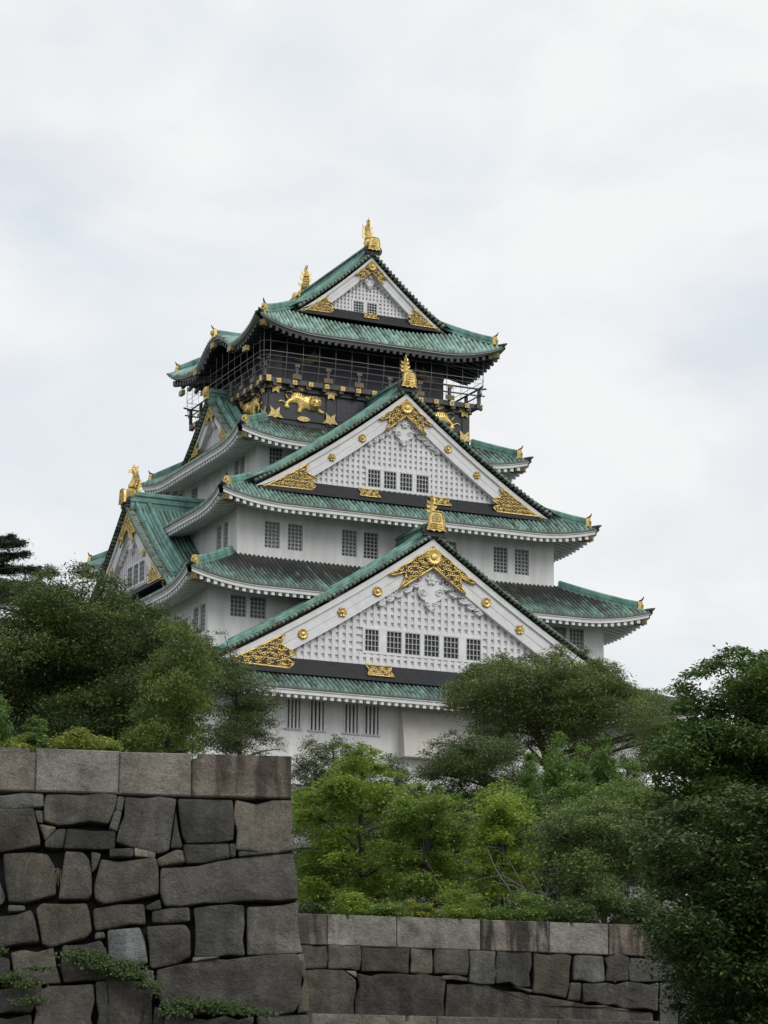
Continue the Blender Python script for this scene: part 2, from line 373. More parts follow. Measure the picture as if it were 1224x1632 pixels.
def hip_ridge(roof, sx, sy, dlen, parent, orn=.55, big=1.0):
    d = np.linspace(orn, dlen, 12)
    pts = []
    for x in d:
        p = roof.P('F', np.array([(roof.a - x) * sx]), np.array([x / roof.mf]))[0]
        pts.append((p[0], p[1] if sy < 0 else -p[1], p[2]))
    mb = MB(); pts = np.array(pts)
    mb.bar(pts, .34 * big, -.1, .26 * big); mb.tube(pts + [0, 0, .30 * big], .15 * big, 8); 
    mb.bar(pts, .44 * big, -.1, .06); mb.bar(pts, .40 * big, .12 * big, .17 * big)
    mb.build('hip_ridge', M['ridge'], parent)
    dv = np.array([sx, sy, 0.0]) / math.sqrt(2); p0 = pts[0]
    g = MB()
    q = np.array([-dv[1], dv[0], 0])
    o = p0 + dv * .05
    prof = [(-.24, -.12), (.24, -.12), (.20, .22), (.12, .42), (-.12, .42), (-.20, .22)]
    g.add([o + q * a * big + np.array([0, 0, b * big]) for a, b in prof] + [o + dv * .22 + q * a * big * .9 + np.array([0, 0, b * big]) for a, b in prof],
          [(5, 4, 3, 2, 1, 0), (6, 7, 8, 9, 10, 11)] + [(i, (i + 1) % 6, (i + 1) % 6 + 6, i + 6) for i in range(6)])
    th = np.linspace(0, 2 * math.pi, 13)
    g.tube([o + dv * .25 + q * math.cos(a) * .11 * big + np.array([0, 0, .12 + math.sin(a) * .11 * big]) for a in th], .035, 5)
    g.build('gilt_end', M['gold'], parent)
    k = MB(); curl(k, o + dv * .12 + np.array([0, 0, .38 * big]), dv, .55 * big)
    k.build('curl_tile', M['oni'], parent, True); k = MB()
    # upturned corner tile
    e = roof.P('F', np.array([roof.a * sx]), np.array([0.0]))[0]; e = np.array([e[0], e[1] if sy < 0 else -e[1], e[2]])
    k.tube([e - dv * .5 + [0, 0, -.02], e + [0, 0, .05], e + dv * .22 + [0, 0, .14]], [.15, .13, .04], 6)
    k.build('corner_tile', M['oni'], parent, True)
    b = MB(); c = e - dv * .75 + np.array([0, 0, -.62])
    b.add([c + dv * x + q * y + np.array([0, 0, z]) for x in (-.5, .42) for y in (-.17, .17) for z in (-.17, .17)],
          [(0, 1, 3, 2), (4, 6, 7, 5), (0, 4, 5, 1), (2, 3, 7, 6), (0, 2, 6, 4), (1, 5, 7, 3)])
    b.build('hip_rafter_cap', M['cap'], parent)

# ---- frames for things that stand on a face: f(s, o, z)
def front(y): return lambda s, o, z: (s, -y - o, z)     # y = distance of the plane from the axis
def left(x): return lambda s, o, z: (-x - o, -s, z)

def wall_face(mb, f, s0, s1, z0, z1, holes, depth=.22):
    ss = sorted(set([s0, s1] + [h[0] for h in holes] + [h[1] for h in holes])); zs = sorted(set([z0, z1] + [h[2] for h in holes] + [h[3] for h in holes]))
    for i in range(len(ss) - 1):
        for j in range(len(zs) - 1):
            cs, cz = (ss[i] + ss[i + 1]) / 2, (zs[j] + zs[j + 1]) / 2
            if any(h[0] < cs < h[1] and h[2] < cz < h[3] for h in holes): continue
            mb.add([f(ss[i], 0, zs[j]), f(ss[i + 1], 0, zs[j]), f(ss[i + 1], 0, zs[j + 1]), f(ss[i], 0, zs[j + 1])], [(0, 1, 2, 3)])
    for h in holes:
        c = [(h[0], h[2]), (h[1], h[2]), (h[1], h[3]), (h[0], h[3])]
        for k in range(4):
            a, b = c[k], c[(k + 1) % 4]
            mb.add([f(a[0], 0, a[1]), f(b[0], 0, b[1]), f(b[0], -depth, b[1]), f(a[0], -depth, a[1])], [(0, 1, 2, 3)])
def fbox(mb, f, s0, s1, o0, o1, z0, z1):
    mb.hexa([f(s0, o0, z0), f(s1, o0, z0), f(s1, o0, z1), f(s0, o0, z1)], [f(s0, o1, z0), f(s1, o1, z0), f(s1, o1, z1), f(s0, o1, z1)])
def window(f, h, nv=3, nh=6, bars=False, dark=False, bw=.035):
    s0, s1, z0, z1 = h
    mb = MB(); fbox(mb, f, s0 - .04, s1 + .04, -.30, -.20, z0 - .04, z1 + .04)
    w = mb.build('window', M['glass_dark'] if (dark or bars) else M['glass'], castle)
    m2 = MB()
    if bars:
        n = 4; p = (s1 - s0) / n
        for i in range(n):
            c = s0 + (i + .35) * p; fbox(m2, f, c - .055, c + .055, -.16, -.03, z0, z1)
        m2.build('window_bars', M['trim'], w)
        m3 = MB(); fbox(m3, f, s0 - .1, s1 + .1, -.02, .06, z0 - .12, z0 - .015); m3.build('sill', M['muntin'], w)
    else:
        for i in range(1, nv):
            c = s0 + (s1 - s0) * i / nv; fbox(m2, f, c - bw, c + bw, -.17, -.10, z0, z1)
        for i in range(1, nh):
            c = z0 + (z1 - z0) * i / nh; fbox(m2, f, s0, s1, -.165, -.105, c - bw, c + bw)
        m2.build('window_grid', M['muntin'], w)
        m3 = MB()
        for a, b, c, d in ((s0, s0 + .05, z0, z1), (s1 - .05, s1, z0, z1), (s0 + .05, s1 - .05, z0, z0 + .05), (s0 + .05, s1 - .05, z1 - .05, z1)):
            fbox(m3, f, a, b, -.19, -.08, c, d)
        m3.build('window_frame', M['muntin'], w)
def storey(a, b, z0, z1, fh, lh, m='plaster', name='wall', rest=True):
    mb = MB()
    wall_face(mb, front(b), -a, a, z0, z1, fh); wall_face(mb, left(a), -b, b, z0, z1, lh)
    mb.add([(a, -b, z0), (a, b, z0), (a, b, z1), (a, -b, z1)], [(0, 1, 2, 3)]); mb.add([(a, b, z0), (-a, b, z0), (-a, b, z1), (a, b, z1)], [(0, 1, 2, 3)])
    o = mb.build(name, M[m], castle)
    return o
def sym(l): return sorted([(-b, -a, c, d) for a, b, c, d in l if a > 0] + l)

# roof descriptions: half width, half depth, eave height in the middle of a side, corner lift, slope
R5 = Roof(8.50, 7.91, 47.97, .80, .55, .0255, 4.2, mf=1.38, bump=lambda y: 47.3 + 1.95 * (np.clip(1 - (np.abs(y) / 4.1) ** 2, 0, 1)) ** 1.6)
R4 = Roof(9.88, 8.80, 40.84, .50, .55, .010, 4.0)
R3 = Roof(12.49, 12.73, 35.86, .56, .50, .0133, 4.4, mf=1.28)
R2 = Roof(15.02, 14.73, 30.47, .66, .52, .020, 4.8)
R1 = Roof(17.0, 16.8, 24.34, .62, .47, .0071, 4.8, mf=1.25)
S5A, S5B, S4A, S4B, S3A, S3B, S2A, S2B, S1A, S1B = 6.85, 5.95, 7.7, 6.6, 10.445, 10.5, 12.84, 12.38, 14.6, 14.4

# ---- walls
w1 = []
for u0, u1, v0, v1 in ((455, 479, 1114, 1160), (492, 517, 1117, 1164), (547, 571, 1123, 1168), (579, 604, 1126, 1172)):
    p, q = K(u0, v1, 1, -S1B), K(u1, v0, 1, -S1B); w1.append((p[0], q[0], 22.35, 24.0))
w1 = sorted(w1 + [(-b, -a, c, d) for a, b, c, d in w1])
w1l = [(5.0 + i * 2.6, 5.9 + i * 2.6, 22.35, 24.0) for i in range(3)]
storey(S1A, S1B, 19.2, 25.0, w1, w1l)
for h in w1: window(front(S1B), h, bars=True)
for h in w1l: window(left(S1A), h, bars=True)
mb = MB(); mb.add([(sx * (S1A + k), sy * (S1B + k), z) for k, z in ((.15, 19.2), (1.2, 15.0), (4.2, 8.0)) for sx, sy in ((-1, -1), (1, -1), (1, 1), (-1, 1))],
                  [(i + 4 * l, (i + 1) % 4 + 4 * l, (i + 1) % 4 + 4 * l + 4, i + 4 * l + 4) for l in range(2) for i in range(4)] + [(0, 1, 2, 3)])
mb.build('stone_base', M['base_stone'], castle)
w2 = sym([(9.28, 10.26, 28.85, 30.1), (10.5, 11.48, 28.85, 30.1)])
w2l = [(9.95, 10.85, 28.0, 29.55), (11.05, 11.95, 28.0, 29.55)]
storey(S2A, S2B, 24.7, 31.2, w2, w2l)
for h in w2: window(front(S2B), h, 4, 5)
for h in w2l: window(left(S2A), h, 3, 6)
w3 = sym([(1.4, 2.36, 33.5, 35.1), (2.8, 3.78, 33.5, 35.1), (6.3, 7.25, 33.5, 35.1), (7.75, 8.72, 33.5, 35.1)])
w3l = [(7.1, 7.9, 33.6, 35.2), (8.2, 9.0, 33.6, 35.2)]
storey(S3A, S3B, 31.1, 36.5, w3, w3l)
for h in w3: window(front(S3B), h, 4, 7, dark=(abs(h[0] + 2.36) < .01))
for h in w3l: window(left(S3A), h, 3, 6)
w4 = [(-6.95, -6.05, 39.4, 40.7), (6.05, 6.95, 39.4, 40.7)]
w4l = [(2.62, 3.45, 39.5, 40.6), (3.6, 4.4, 39.5, 40.6), (-4.9, -3.7, 39.4, 40.4)]
storey(S4A, S4B, 36.4, 41.6, w4, w4l)
for h in w4: window(front(S4B), h, 4, 5, dark=True)
for h in w4l: window(left(S4A), h, 3, 5)
# plastered stone-drop box on the lowest storey
mb = MB(); p0 = K(637, 1205, 1, -S1B - .55); p1 = K(735, 1205, 1, -S1B - .55)
x0, x1 = -1.72, 1.72
mb.hexa([(x0, -S1B - .003, 24.5), (x1, -S1B - .003, 24.5), (x1, -S1B - .003, 21.25), (x0, -S1B - .003, 21.25)], [(x0, -S1B - .25, 24.5), (x1, -S1B - .25, 24.5), (x1, -S1B - .75, 21.25), (x0, -S1B - .75, 21.25)])
mb.box(x0 - .06, x1 + .06, -S1B - .82, -S1B - .004, 21.12, 21.247)
mb.build('stone_drop_box', mat('cream_plaster', (.55, .53, .49), .85, var=.06, vscale=1.5), castle)
for x in (-2.4, 2.4): mb = MB(); mb.box(x - .3, x + .3, -S1B - .03, -S1B - .002, 20.0, 20.7); mb.build('loophole', M['glass_dark'], castle)

# ---- roofs
def make_roof(r, key, inner_f, inner_s, over, tile_mat, gable=None, white=True, darkf=0.0, hips=True, dlen=None, cut=0):
    """gable = (yv, ymax): front verge distance and where the slope runs up to the ridge"""
    mb = MB()
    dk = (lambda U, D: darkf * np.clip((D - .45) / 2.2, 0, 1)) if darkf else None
    run_f, run_s = r.b - inner_f, r.a - inner_s
    if cut: tiles(mb, lambda U, D: r.P('F', U, D), -cut, cut, lambda u: run_f, dark=dk, seed=1, dstart=.62)
    for q0, q1 in (((-r.a, -cut), (cut, r.a)) if cut else ((-r.a, r.a),)):
        tiles(mb, lambda U, D: r.P('F', U, D), q0, q1, lambda u: min(run_f if not gable else min(run_f, r.b - gable[0] + .35), (r.a - abs(u)) / r.mf), dark=dk, seed=1)
    tiles(mb, lambda U, D: r.P('B', U, D), -r.a, r.a, lambda u: min(r.b - r.b + (run_f if not gable or not gable[2] else r.b - gable[0]), (r.a - abs(u)) / r.mf), dark=dk, seed=2, pitch=.6, nd=5)
    if gable is None:
        for sd_ in 'LR': tiles(mb, lambda U, D, sd_=sd_: r.P(sd_, U, D), -r.b, r.b, lambda u: min(run_s, r.b - abs(u)), dark=dk, seed=3)
    else:
        yv, yw, rear = gable
        for sd_ in 'LR':
            sg = 1 if sd_ == 'L' else -1      # u = -y on the left, +y on the right; front is u*sg > 0
            def dm(u, sg=sg):
                y = -u * sg                     # y coordinate
                hip = r.b - abs(u)
                if y < -yv: return min(hip, r.a)
                if y < yw or (rear and y < yv): return r.a
                return min(run_s, hip)
            br = sorted([-r.b, r.b, yv * sg, -yw * sg] + ([-yv * sg] if rear else []))
            for k in range(len(br) - 1):
                if br[k + 1] - br[k] < .05: continue
                c = (br[k] + br[k + 1]) / 2; full = dm(c) == r.a; hipseg = abs(c) > (yv if (rear or c * sg > 0) else 1e9)
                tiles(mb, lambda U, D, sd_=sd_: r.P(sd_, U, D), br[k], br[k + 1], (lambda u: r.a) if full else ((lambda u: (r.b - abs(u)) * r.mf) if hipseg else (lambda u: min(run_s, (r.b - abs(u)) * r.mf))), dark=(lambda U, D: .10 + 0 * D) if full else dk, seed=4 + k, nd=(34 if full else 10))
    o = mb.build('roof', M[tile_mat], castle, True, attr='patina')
    eaves(r, over, white, 'FLBR', o, cut=cut)
    for sx in (-1, 1):
        for sy in (-1, 1): hip_ridge(r, sx, sy, dlen or min(run_f, run_s), o)
    return o
ROOF = {}
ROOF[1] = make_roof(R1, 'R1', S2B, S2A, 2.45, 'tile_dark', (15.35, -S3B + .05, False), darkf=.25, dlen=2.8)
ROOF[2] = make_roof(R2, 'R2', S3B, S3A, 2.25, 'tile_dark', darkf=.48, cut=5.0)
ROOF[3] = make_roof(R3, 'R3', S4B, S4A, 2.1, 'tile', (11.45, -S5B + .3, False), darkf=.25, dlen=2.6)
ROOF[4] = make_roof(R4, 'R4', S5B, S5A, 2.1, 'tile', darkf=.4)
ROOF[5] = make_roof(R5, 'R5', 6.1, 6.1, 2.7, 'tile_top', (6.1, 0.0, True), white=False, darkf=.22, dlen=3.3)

# ---- ornament builders
def spiral(mb, f, s, z, r, o, turns=1.6, a0=0.0, hand=1, th=.04, n=26, poly=None, k=5):
    t = np.linspace(0, 1, n); rr = r * (1 - t * .86); an = a0 + hand * t * turns * 2 * math.pi
    S, Zz = s + rr * np.cos(an), z + rr * np.sin(an)
    ok = in_poly(S, Zz, poly) if poly is not None else np.ones(n, bool)
    run = []
    for i in range(n + 1):
        if i < n and ok[i]: run.append(f(S[i], o, Zz[i]))
        else:
            if len(run) > 2: mb.tube(run, th, k)
            run = []
def scroll_plate(f, poly, parent, name, sc_=1.0, backing='black', seed=0, o=.0):
    pl = MB(); pl.prism(poly, f, o, o + .05); b = pl.build(name, M['gold_dull'] if backing == 'gold' else M['black'], parent)
    g = MB(); n = len(poly)
    for i in range(n):
        a, c = poly[i], poly[(i + 1) % n]; m = max(2, int(math.hypot(a[0] - c[0], a[1] - c[1]) / .3) + 1)
        g.tube([f(a[0] + (c[0] - a[0]) * t, o + .06, a[1] + (c[1] - a[1]) * t) for t in np.linspace(0, 1, m)], .055 * sc_, 5)
    P = np.array(poly); rg = np.random.default_rng(seed); step = .27 * sc_; j = 0
    for s in np.arange(P[:, 0].min(), P[:, 0].max(), step):
        for z in np.arange(P[:, 1].min(), P[:, 1].max(), step * .88):
            ss = s + (step / 2 if j % 2 else 0) + rg.normal(0, .02); zz = z + rg.normal(0, .02); j += 1
            if in_poly(np.array([ss]), np.array([zz]), poly)[0]:
                spiral(g, f, ss, zz, step * .62, o + .07, 1.5, rg.uniform(0, 6.28), 1 if rg.random() < .5 else -1, .034 * sc_, 18, poly)
    g.build('gold_scrollwork', M['gold'], b, True)
    return b
def rosette(mb, f, s, z, r, o, petals=12, star=False):
    n = petals * 4; pr = []
    for i in range(n):
        a = 2 * math.pi * i / n; k = abs(math.cos(a * petals / 2))
        pr.append((a, r * ((.62 + .38 * k) if star else (.86 + .14 * k))))
    rings = [(1.0, 0.0), (1.0, .06), (.8, .11), (.42, .07), (.34, .13), (.0001, .16)]
    V = [f(s + math.cos(a) * q * k, o + h, z + math.sin(a) * q * k) for k, h in rings for a, q in pr]
    F = [(i * n + j, i * n + (j + 1) % n, (i + 1) * n + (j + 1) % n, (i + 1) * n + j) for i in range(len(rings) - 1) for j in range(n)]
    mb.add(V, F)
def flat_band(f, s, z, w, h, o, parent, sc_=.8):
    poly = [(s - w / 2, z - h / 2), (s + w / 2, z - h / 2), (s + w / 2 - .16, z), (s + w / 2, z + h / 2), (s - w / 2, z + h / 2), (s - w / 2 + .16, z)]
    scroll_plate(f, poly, parent, 'band_fitting', sc_ * .75, seed=int(abs(s) * 10), o=o)

def gable(f, w, zb, zbase, zband, bh, wins, oplane, parent_roof, roofobj, sc_=1.0, band=(), bosses=(), zroof=None, verge=None, deep=3.0, crest=True, wnv=4, wnh=4, foot=True, planks=False, arm=.21):
    """f(s,o,z): frame with o = 0 on the bargeboard plane; zb(s): upper edge of the white bargeboard"""
    g = MB(); zb0 = zb(0)
    root = None
    # tympanum back wall and white lattice
    lw = max(s for s in np.linspace(0, w, 400) if zb(s) - bh > zbase - .02)
    top = lambda s: zb(s) - bh + .05
    o_b, o_f = -.53, -.40
    S = np.linspace(-lw, lw, 41)
    poly = [(-lw, zbase)] + [(lw, zbase)] + [(s, max(zbase + .001, zb(abs(s)) - .3)) for s in S[::-1]]
    g.prism(poly, f, o_b - .15, o_b)
    root = g.build('gable', M['recess'], castle)
    lat = MB(); pv, ph = (.345 * sc_, .345 * sc_)
    def blocked(s0, s1, z0, z1): return any(s1 > h[0] - .12 and s0 < h[1] + .12 and z1 > h[2] - .12 and z0 < h[3] + .12 for h in wins)
    nv = int(lw / pv) + 1
    for i in range(-nv, nv + 1):
        c = i * pv; zt = top(abs(c)) - .0
        if zt < zbase + .1: continue
        segs = [(zbase, zt)]
        for h in wins:
            if c + .14 * sc_ > h[0] - .12 and c - .14 * sc_ < h[1] + .12:
                segs = [q for a, b in segs for q in ((a, min(b, h[2] - .12)), (max(a, h[3] + .12), b)) if q[1] - q[0] > .03]
        for a, b in segs: fbox(lat, f, c - .09 * sc_, c + .09 * sc_, o_b, o_f, a, b)
    if not planks:
        k = 0
        while True:
            z = zbase + .12 + k * ph; k += 1
            if z > zb0 - bh: break
            ext = max([s for s in np.linspace(0, lw, 200) if top(s) > z + .08] + [0])
            if ext < .1: continue
            segs = [(-ext, ext)]
            for h in wins:
                if z + .1 > h[2] - .12 and z - .1 < h[3] + .12:
                    segs = [q for a, b in segs for q in ((a, min(b, h[0] - .12)), (max(a, h[1] + .12), b)) if q[1] - q[0] > .03]
            for a, b in segs: fbox(lat, f, a, b, o_b, o_f - .035, z - .08 * sc_, z + .08 * sc_)
    win0 = wins; wins = [(a - .05, b + .05, c - .05, d + .05) for a, b, c, d in wins]
    if wins:     # white surround of the window row
        a, b = min(h[0] for h in wins), max(h[1] for h in wins); z0, z1 = wins[0][2], wins[0][3]
        fbox(lat, f, a - .12, b + .12, o_b + .003, o_f + .02, z0 - .12, z0); fbox(lat, f, a - .12, b + .12, o_b + .003, o_f + .02, z1, z1 + .12)
        es = sorted([a - .12] + [x for h in wins for x in (h[0], h[1])] + [b + .12])
        for i in range(0, len(es), 2): fbox(lat, f, es[i], es[i + 1], o_b + .003, o_f + .015, z0, z1)
    lat.build('gable_lattice', M['trim'], root)
    for h in wins: window(lambda s, o, z: f(s, o_b + .215 + o, z), h, wnv, wnh, dark=True, bw=.022)
    # bargeboards: thin outer board, wide inner board
    for sg in (-1, 1):
        bb = MB(); ss = np.linspace(0, w, 26)
        def strip(t0, t1, o0, o1, clip):
            A = []
            for s in ss:
                a, b = zb(s) - t0, max(zb(s) - t1, min(clip, zb(s) - t0 - .02))
                A.append([f(sg * s, o1, a), f(sg * s, o1, b), f(sg * s, o0, b), f(sg * s, o0, a), f(sg * s, o1, a)])
            bb.grid(np.array(A))
        strip(0, .30 * sc_, -.45, .06, zband + .02); strip(.30 * sc_, bh * .62, -.42, -.06, zband); strip(bh * .62, bh * .645, -.42, -.10, zband); strip(bh * .645, bh, -.42, -.06, zband)
        bb.build('bargeboard', M['trim'], root)
    # black flashing under the lattice
    fl = MB(); a = w * .97
    fl.hexa([f(-a, -.55, zband - .25), f(a, -.55, zband - .25), f(a, -.55, zbase), f(-a, -.55, zbase)], [f(-a, .28, zband - .25), f(a, .28, zband - .25), f(lw + .1, -.30, zbase), f(-lw - .1, -.30, zbase)])
    if zroof:
        for sg in (-1, 1):
            q = np.linspace(w * .86, w * 1.42, 12); tp_ = [(sg * s, zroof(s) - .06) for s in q if zroof(s) > zband - 1.0]
            if len(tp_) > 2: fl.prism([(tp_[0][0], zband - 1.1), (tp_[-1][0], zband - 1.1)] + tp_[::-1], f, -.42, -.12)
    fl.build('black_flashing', M['black_roof'], root)
    for s in band: flat_band(lambda q, o, z: f(q, o - .02 + (zbase - z) / max(.1, zbase - zband + .25) * .56 * 1.0 - .28, z), s, (zbase + zband) / 2 + .02, 1.15 * sc_ + .2, .52 * sc_, .03, root, sc_)
    # gold
    a1, a2 = arm * w, arm * .68 * w
    inner = zb0 - bh * 1.0 - .25 * sc_
    def E(s, t): return (s, zb(abs(s)) - t)
    T0, T1 = .36 * sc_, bh * 1.02
    right = [E(a1 * .4, T0), E(a1 * .75, T0), E(a1, T0), E(a1 * .86, T0 + .20 * sc_), E(a1 * .66, T0 + .30 * sc_), E(a2 * .92, T0 + .45 * sc_), E(a2 * .96, bh * .82), E(a2 * 1.1, T1), E(a2 * .55, T1)]
    poly = [(0, zb0 - T0)] + right + [(0, zb0 - T1)] + [(-s, z) for s, z in right[::-1]]
    scroll_plate(f, poly, root, 'gable_ornament', sc_, seed=3, o=.02)
    if crest:
        c = MB(); rosette(c, f, 0, zb0 - (T0 + T1) / 2 - .02, .40 * sc_ + .03, .12, 16); c.build('crest', M['gold'], root)
    if foot:
        for sg in (-1, 1):
            s0, s1 = lw * .985, w * .94
            pl = [(sg * s1, zb(s1) - T0 * .9), (sg * (s0 + (s1 - s0) * .5), zb(s0 + (s1 - s0) * .5) - T0), (sg * s0, zb(s0) - T0), (sg * (s0 - .02 * sc_), zb(s0 - .02 * sc_) - T0 - .05), (sg * (s0 + .2 * sc_), zb(s0) - bh * .62), (sg * (s0 - .6 * sc_), zbase + .15 * sc_),
                  (sg * (s0 - .1 * sc_), zbase - .12), (sg * (s0 - .5 * sc_), zbase - .28 * sc_), (sg * (s0 - .3 * sc_), zband + .05), (sg * s1, max(zband + .05, zb(s1) - T0 * 1.2))]
            scroll_plate(f, pl, root, 'foot_ornament', sc_, seed=5, o=.03)
    if bosses:
        for i, s in enumerate(bosses):
            for sg in (-1, 1): b = MB(); rosette(b, f, sg * s, zb(s) - bh * .63, .24 * sc_ + .015, -.04, 10 if i % 2 == 0 else 6, star=(i % 2 == 1)); b.build('bargeboard_boss', M['gold'], root)

    # white carved pendant
    pz = zb0 - T1 - .1 * sc_; k = sc_ * (w / 13) ** .35
    sh = [(0, .1), (.45, -.15), (.55, -.45), (.38, -.62), (.62, -.85), (.66, -1.15), (.45, -1.4), (.3, -1.45), (.28, -1.7), (.0, -1.92)]
    poly = [(s * k, pz + z * k) for s, z in sh] + [(-s * k, pz + z * k) for s, z in sh[-2:0:-1]]
    pd = MB(); pd.prism(poly, f, -.40, -.2); pd2 = pd
    for sg in (-1, 1):
        for (s, z, r) in ((.75, -.75, .30), (1.25, -1.05, .24), (1.7, -1.3, .2), (2.1, -1.55, .16), (2.5, -1.8, .13)):
            s *= k; zz = zb(abs(s)) - bh - .12 * k
            spiral(pd, f, sg * s, zz, r * k, -.2, 1.6, 2.2 if sg > 0 else .9, -sg, .055 * k, 22)
            pd.tube([f(sg * s + math.cos(q) * r * k * 1.1, -.32, zz + math.sin(q) * r * k) for q in np.linspace(0, 6.28, 9)], .14 * k, 5)
        spiral(pd, f, sg * .40 * k, pz - 1.05 * k, .2 * k, -.17, 1.5, 0, sg, .045 * k, 18); spiral(pd, f, sg * .18 * k, pz - 1.6 * k, .13 * k, -.17, 1.5, 0, sg, .04 * k, 14)
    rosette(pd, f, 0, pz - .45 * k, .3 * k, -.18, 6, True)
    pd.build('carved_pendant', M['trim'], root)
    # verge tiles, descending ridges
    if zroof:
        vt = MB(); s = .12
        L_ = 0
        while s < w * 1.02:
            for sg in (-1, 1):
                z = zroof(s) + .03
                sl = (zroof(s + .05) - zroof(s - .05)) / .1
                nrm = np.array([-sl, 1.0]) / math.hypot(sl, 1)
                vt.tube([f(sg * s, .30, z - .02), f(sg * s, -.30, z)], .115, 8)
            s += .30 / math.hypot(1, (zroof(s + .05) - zroof(s - .05)) / .1)
        vt.build('verge_tiles', M['verge'], parent_roof if parent_roof else root, True)
        ss = np.linspace(.1, w * 1.0, 24)
        rd = MB()
        for sg in (-1, 1):
            pts = np.array([f(sg * s, -.42, zroof(s)) for s in ss]); wd = np.array(f(0, 1, 0)) - np.array(f(0, 0, 0)); rd.bar(pts, .30, -.05, .24, wd); rd.tube(pts + [0, 0, .30], .13, 8)
            pts = np.array([f(sg * s, -1.25, zroof(s)) for s in ss[:-2]]); wd = np.array(f(0, 1, 0)) - np.array(f(0, 0, 0))
            rd.bar(pts, .40, -.1, .30, wd); rd.tube(pts + [0, 0, .36], .17, 8); rd.tube(pts + wd * .22 + [0, 0, .12], .08, 6)
        rd.build('descending_ridge', M['ridge'], parent_roof if parent_roof else root, True)
        # plain under-verge board hiding the roof's edge
    return root
M['verge'] = mat('verge_tiles', (.13, .165, .125), .55, var=.8, vscale=2.5)

def main_ridge(f, o0, o1, z, parent, h=.62):
    mb = MB(); wd = np.array(f(1, 0, 0)) - np.array(f(0, 0, 0))
    pts = np.array([f(0, o, z) for o in np.linspace(o0, o1, 5)])
    mb.bar(pts, .46, -.35, h, wd); mb.bar(pts, .62, h * .35, h * .45, wd); mb.bar(pts, .66, h - .02, h + .06, wd); mb.tube(pts + [0, 0, h + .12], .19, 10)
    mb.build('main_ridge', M['ridge'], parent)
def ridge_end(f, o, z, k, parent):
    """gilded ridge-end plate with dark scrolls behind"""
    d = MB()
    d.prism([(-.75 * k, -.35 * k + z), (.75 * k, -.35 * k + z), (.62 * k, .12 * k + z), (.3 * k, .2 * k + z), (-.3 * k, .2 * k + z), (-.62 * k, .12 * k + z)], f, o - .28, o - .02)
    for sg in (-1, 1):
        d.tube([f(sg * (.62 * k + math.cos(q) * .13 * k), o - .12, z + .02 * k + math.sin(q) * .2 * k) for q in np.linspace(0, 6.28, 10)], .14 * k, 6)
    dk = d.build('ridge_end', M['oni'], parent)
    g = MB()
    out = [(-.60, -.05), (-.40, .0), (-.16, -.08), (0, .02), (.16, -.08), (.40, .0), (.60, -.05), (.50, .18), (.47, .62), (.40, .92), (.28, 1.06), (-.28, 1.06), (-.40, .92), (-.47, .62), (-.50, .18)]
    inn = [(-.28, .45), (.28, .45), (.30, .7), (.2, .9), (0, .97), (-.2, .9), (-.30, .7)]
    g.prism([(a * k, b * k + z) for a, b in out], f, o, o + .14)
    g.tube([f(a * k, o + .15, b * k + z) for a, b in out + out[:1]], .045 * k, 5)
    for sg in (-1, 1):
        for r in range(3): g.tube([f(sg * x * k, o + .16, (.08 + r * .12 + x * .25 - x * x * .8) * k + z) for x in np.linspace(.02, .44 - r * .04, 7)], .05 * k, 5)
    g.build('ridge_end_plate', M['gold'], parent)
    b = MB(); b.prism([(a * k, c * k + z) for a, c in inn], f, o + .141, o + .155)
    b.build('ridge_end_panel', M['gold_dull'], parent)
    l = MB()
    for a in (-.2, -.1, 0, .1, .2): l.tube([f(a * k, o + .17, (.46) * k + z), f(a * k * .6, o + .17, (.92 - abs(a)) * k + z)], .022 * k, 4)
    for c in (.55, .67, .79): l.tube([f(-.26 * k, o + .17, c * k + z), f(.26 * k, o + .17, c * k + z)], .02 * k, 4)
    l.build('ridge_end_lattice', M['gold'], parent)
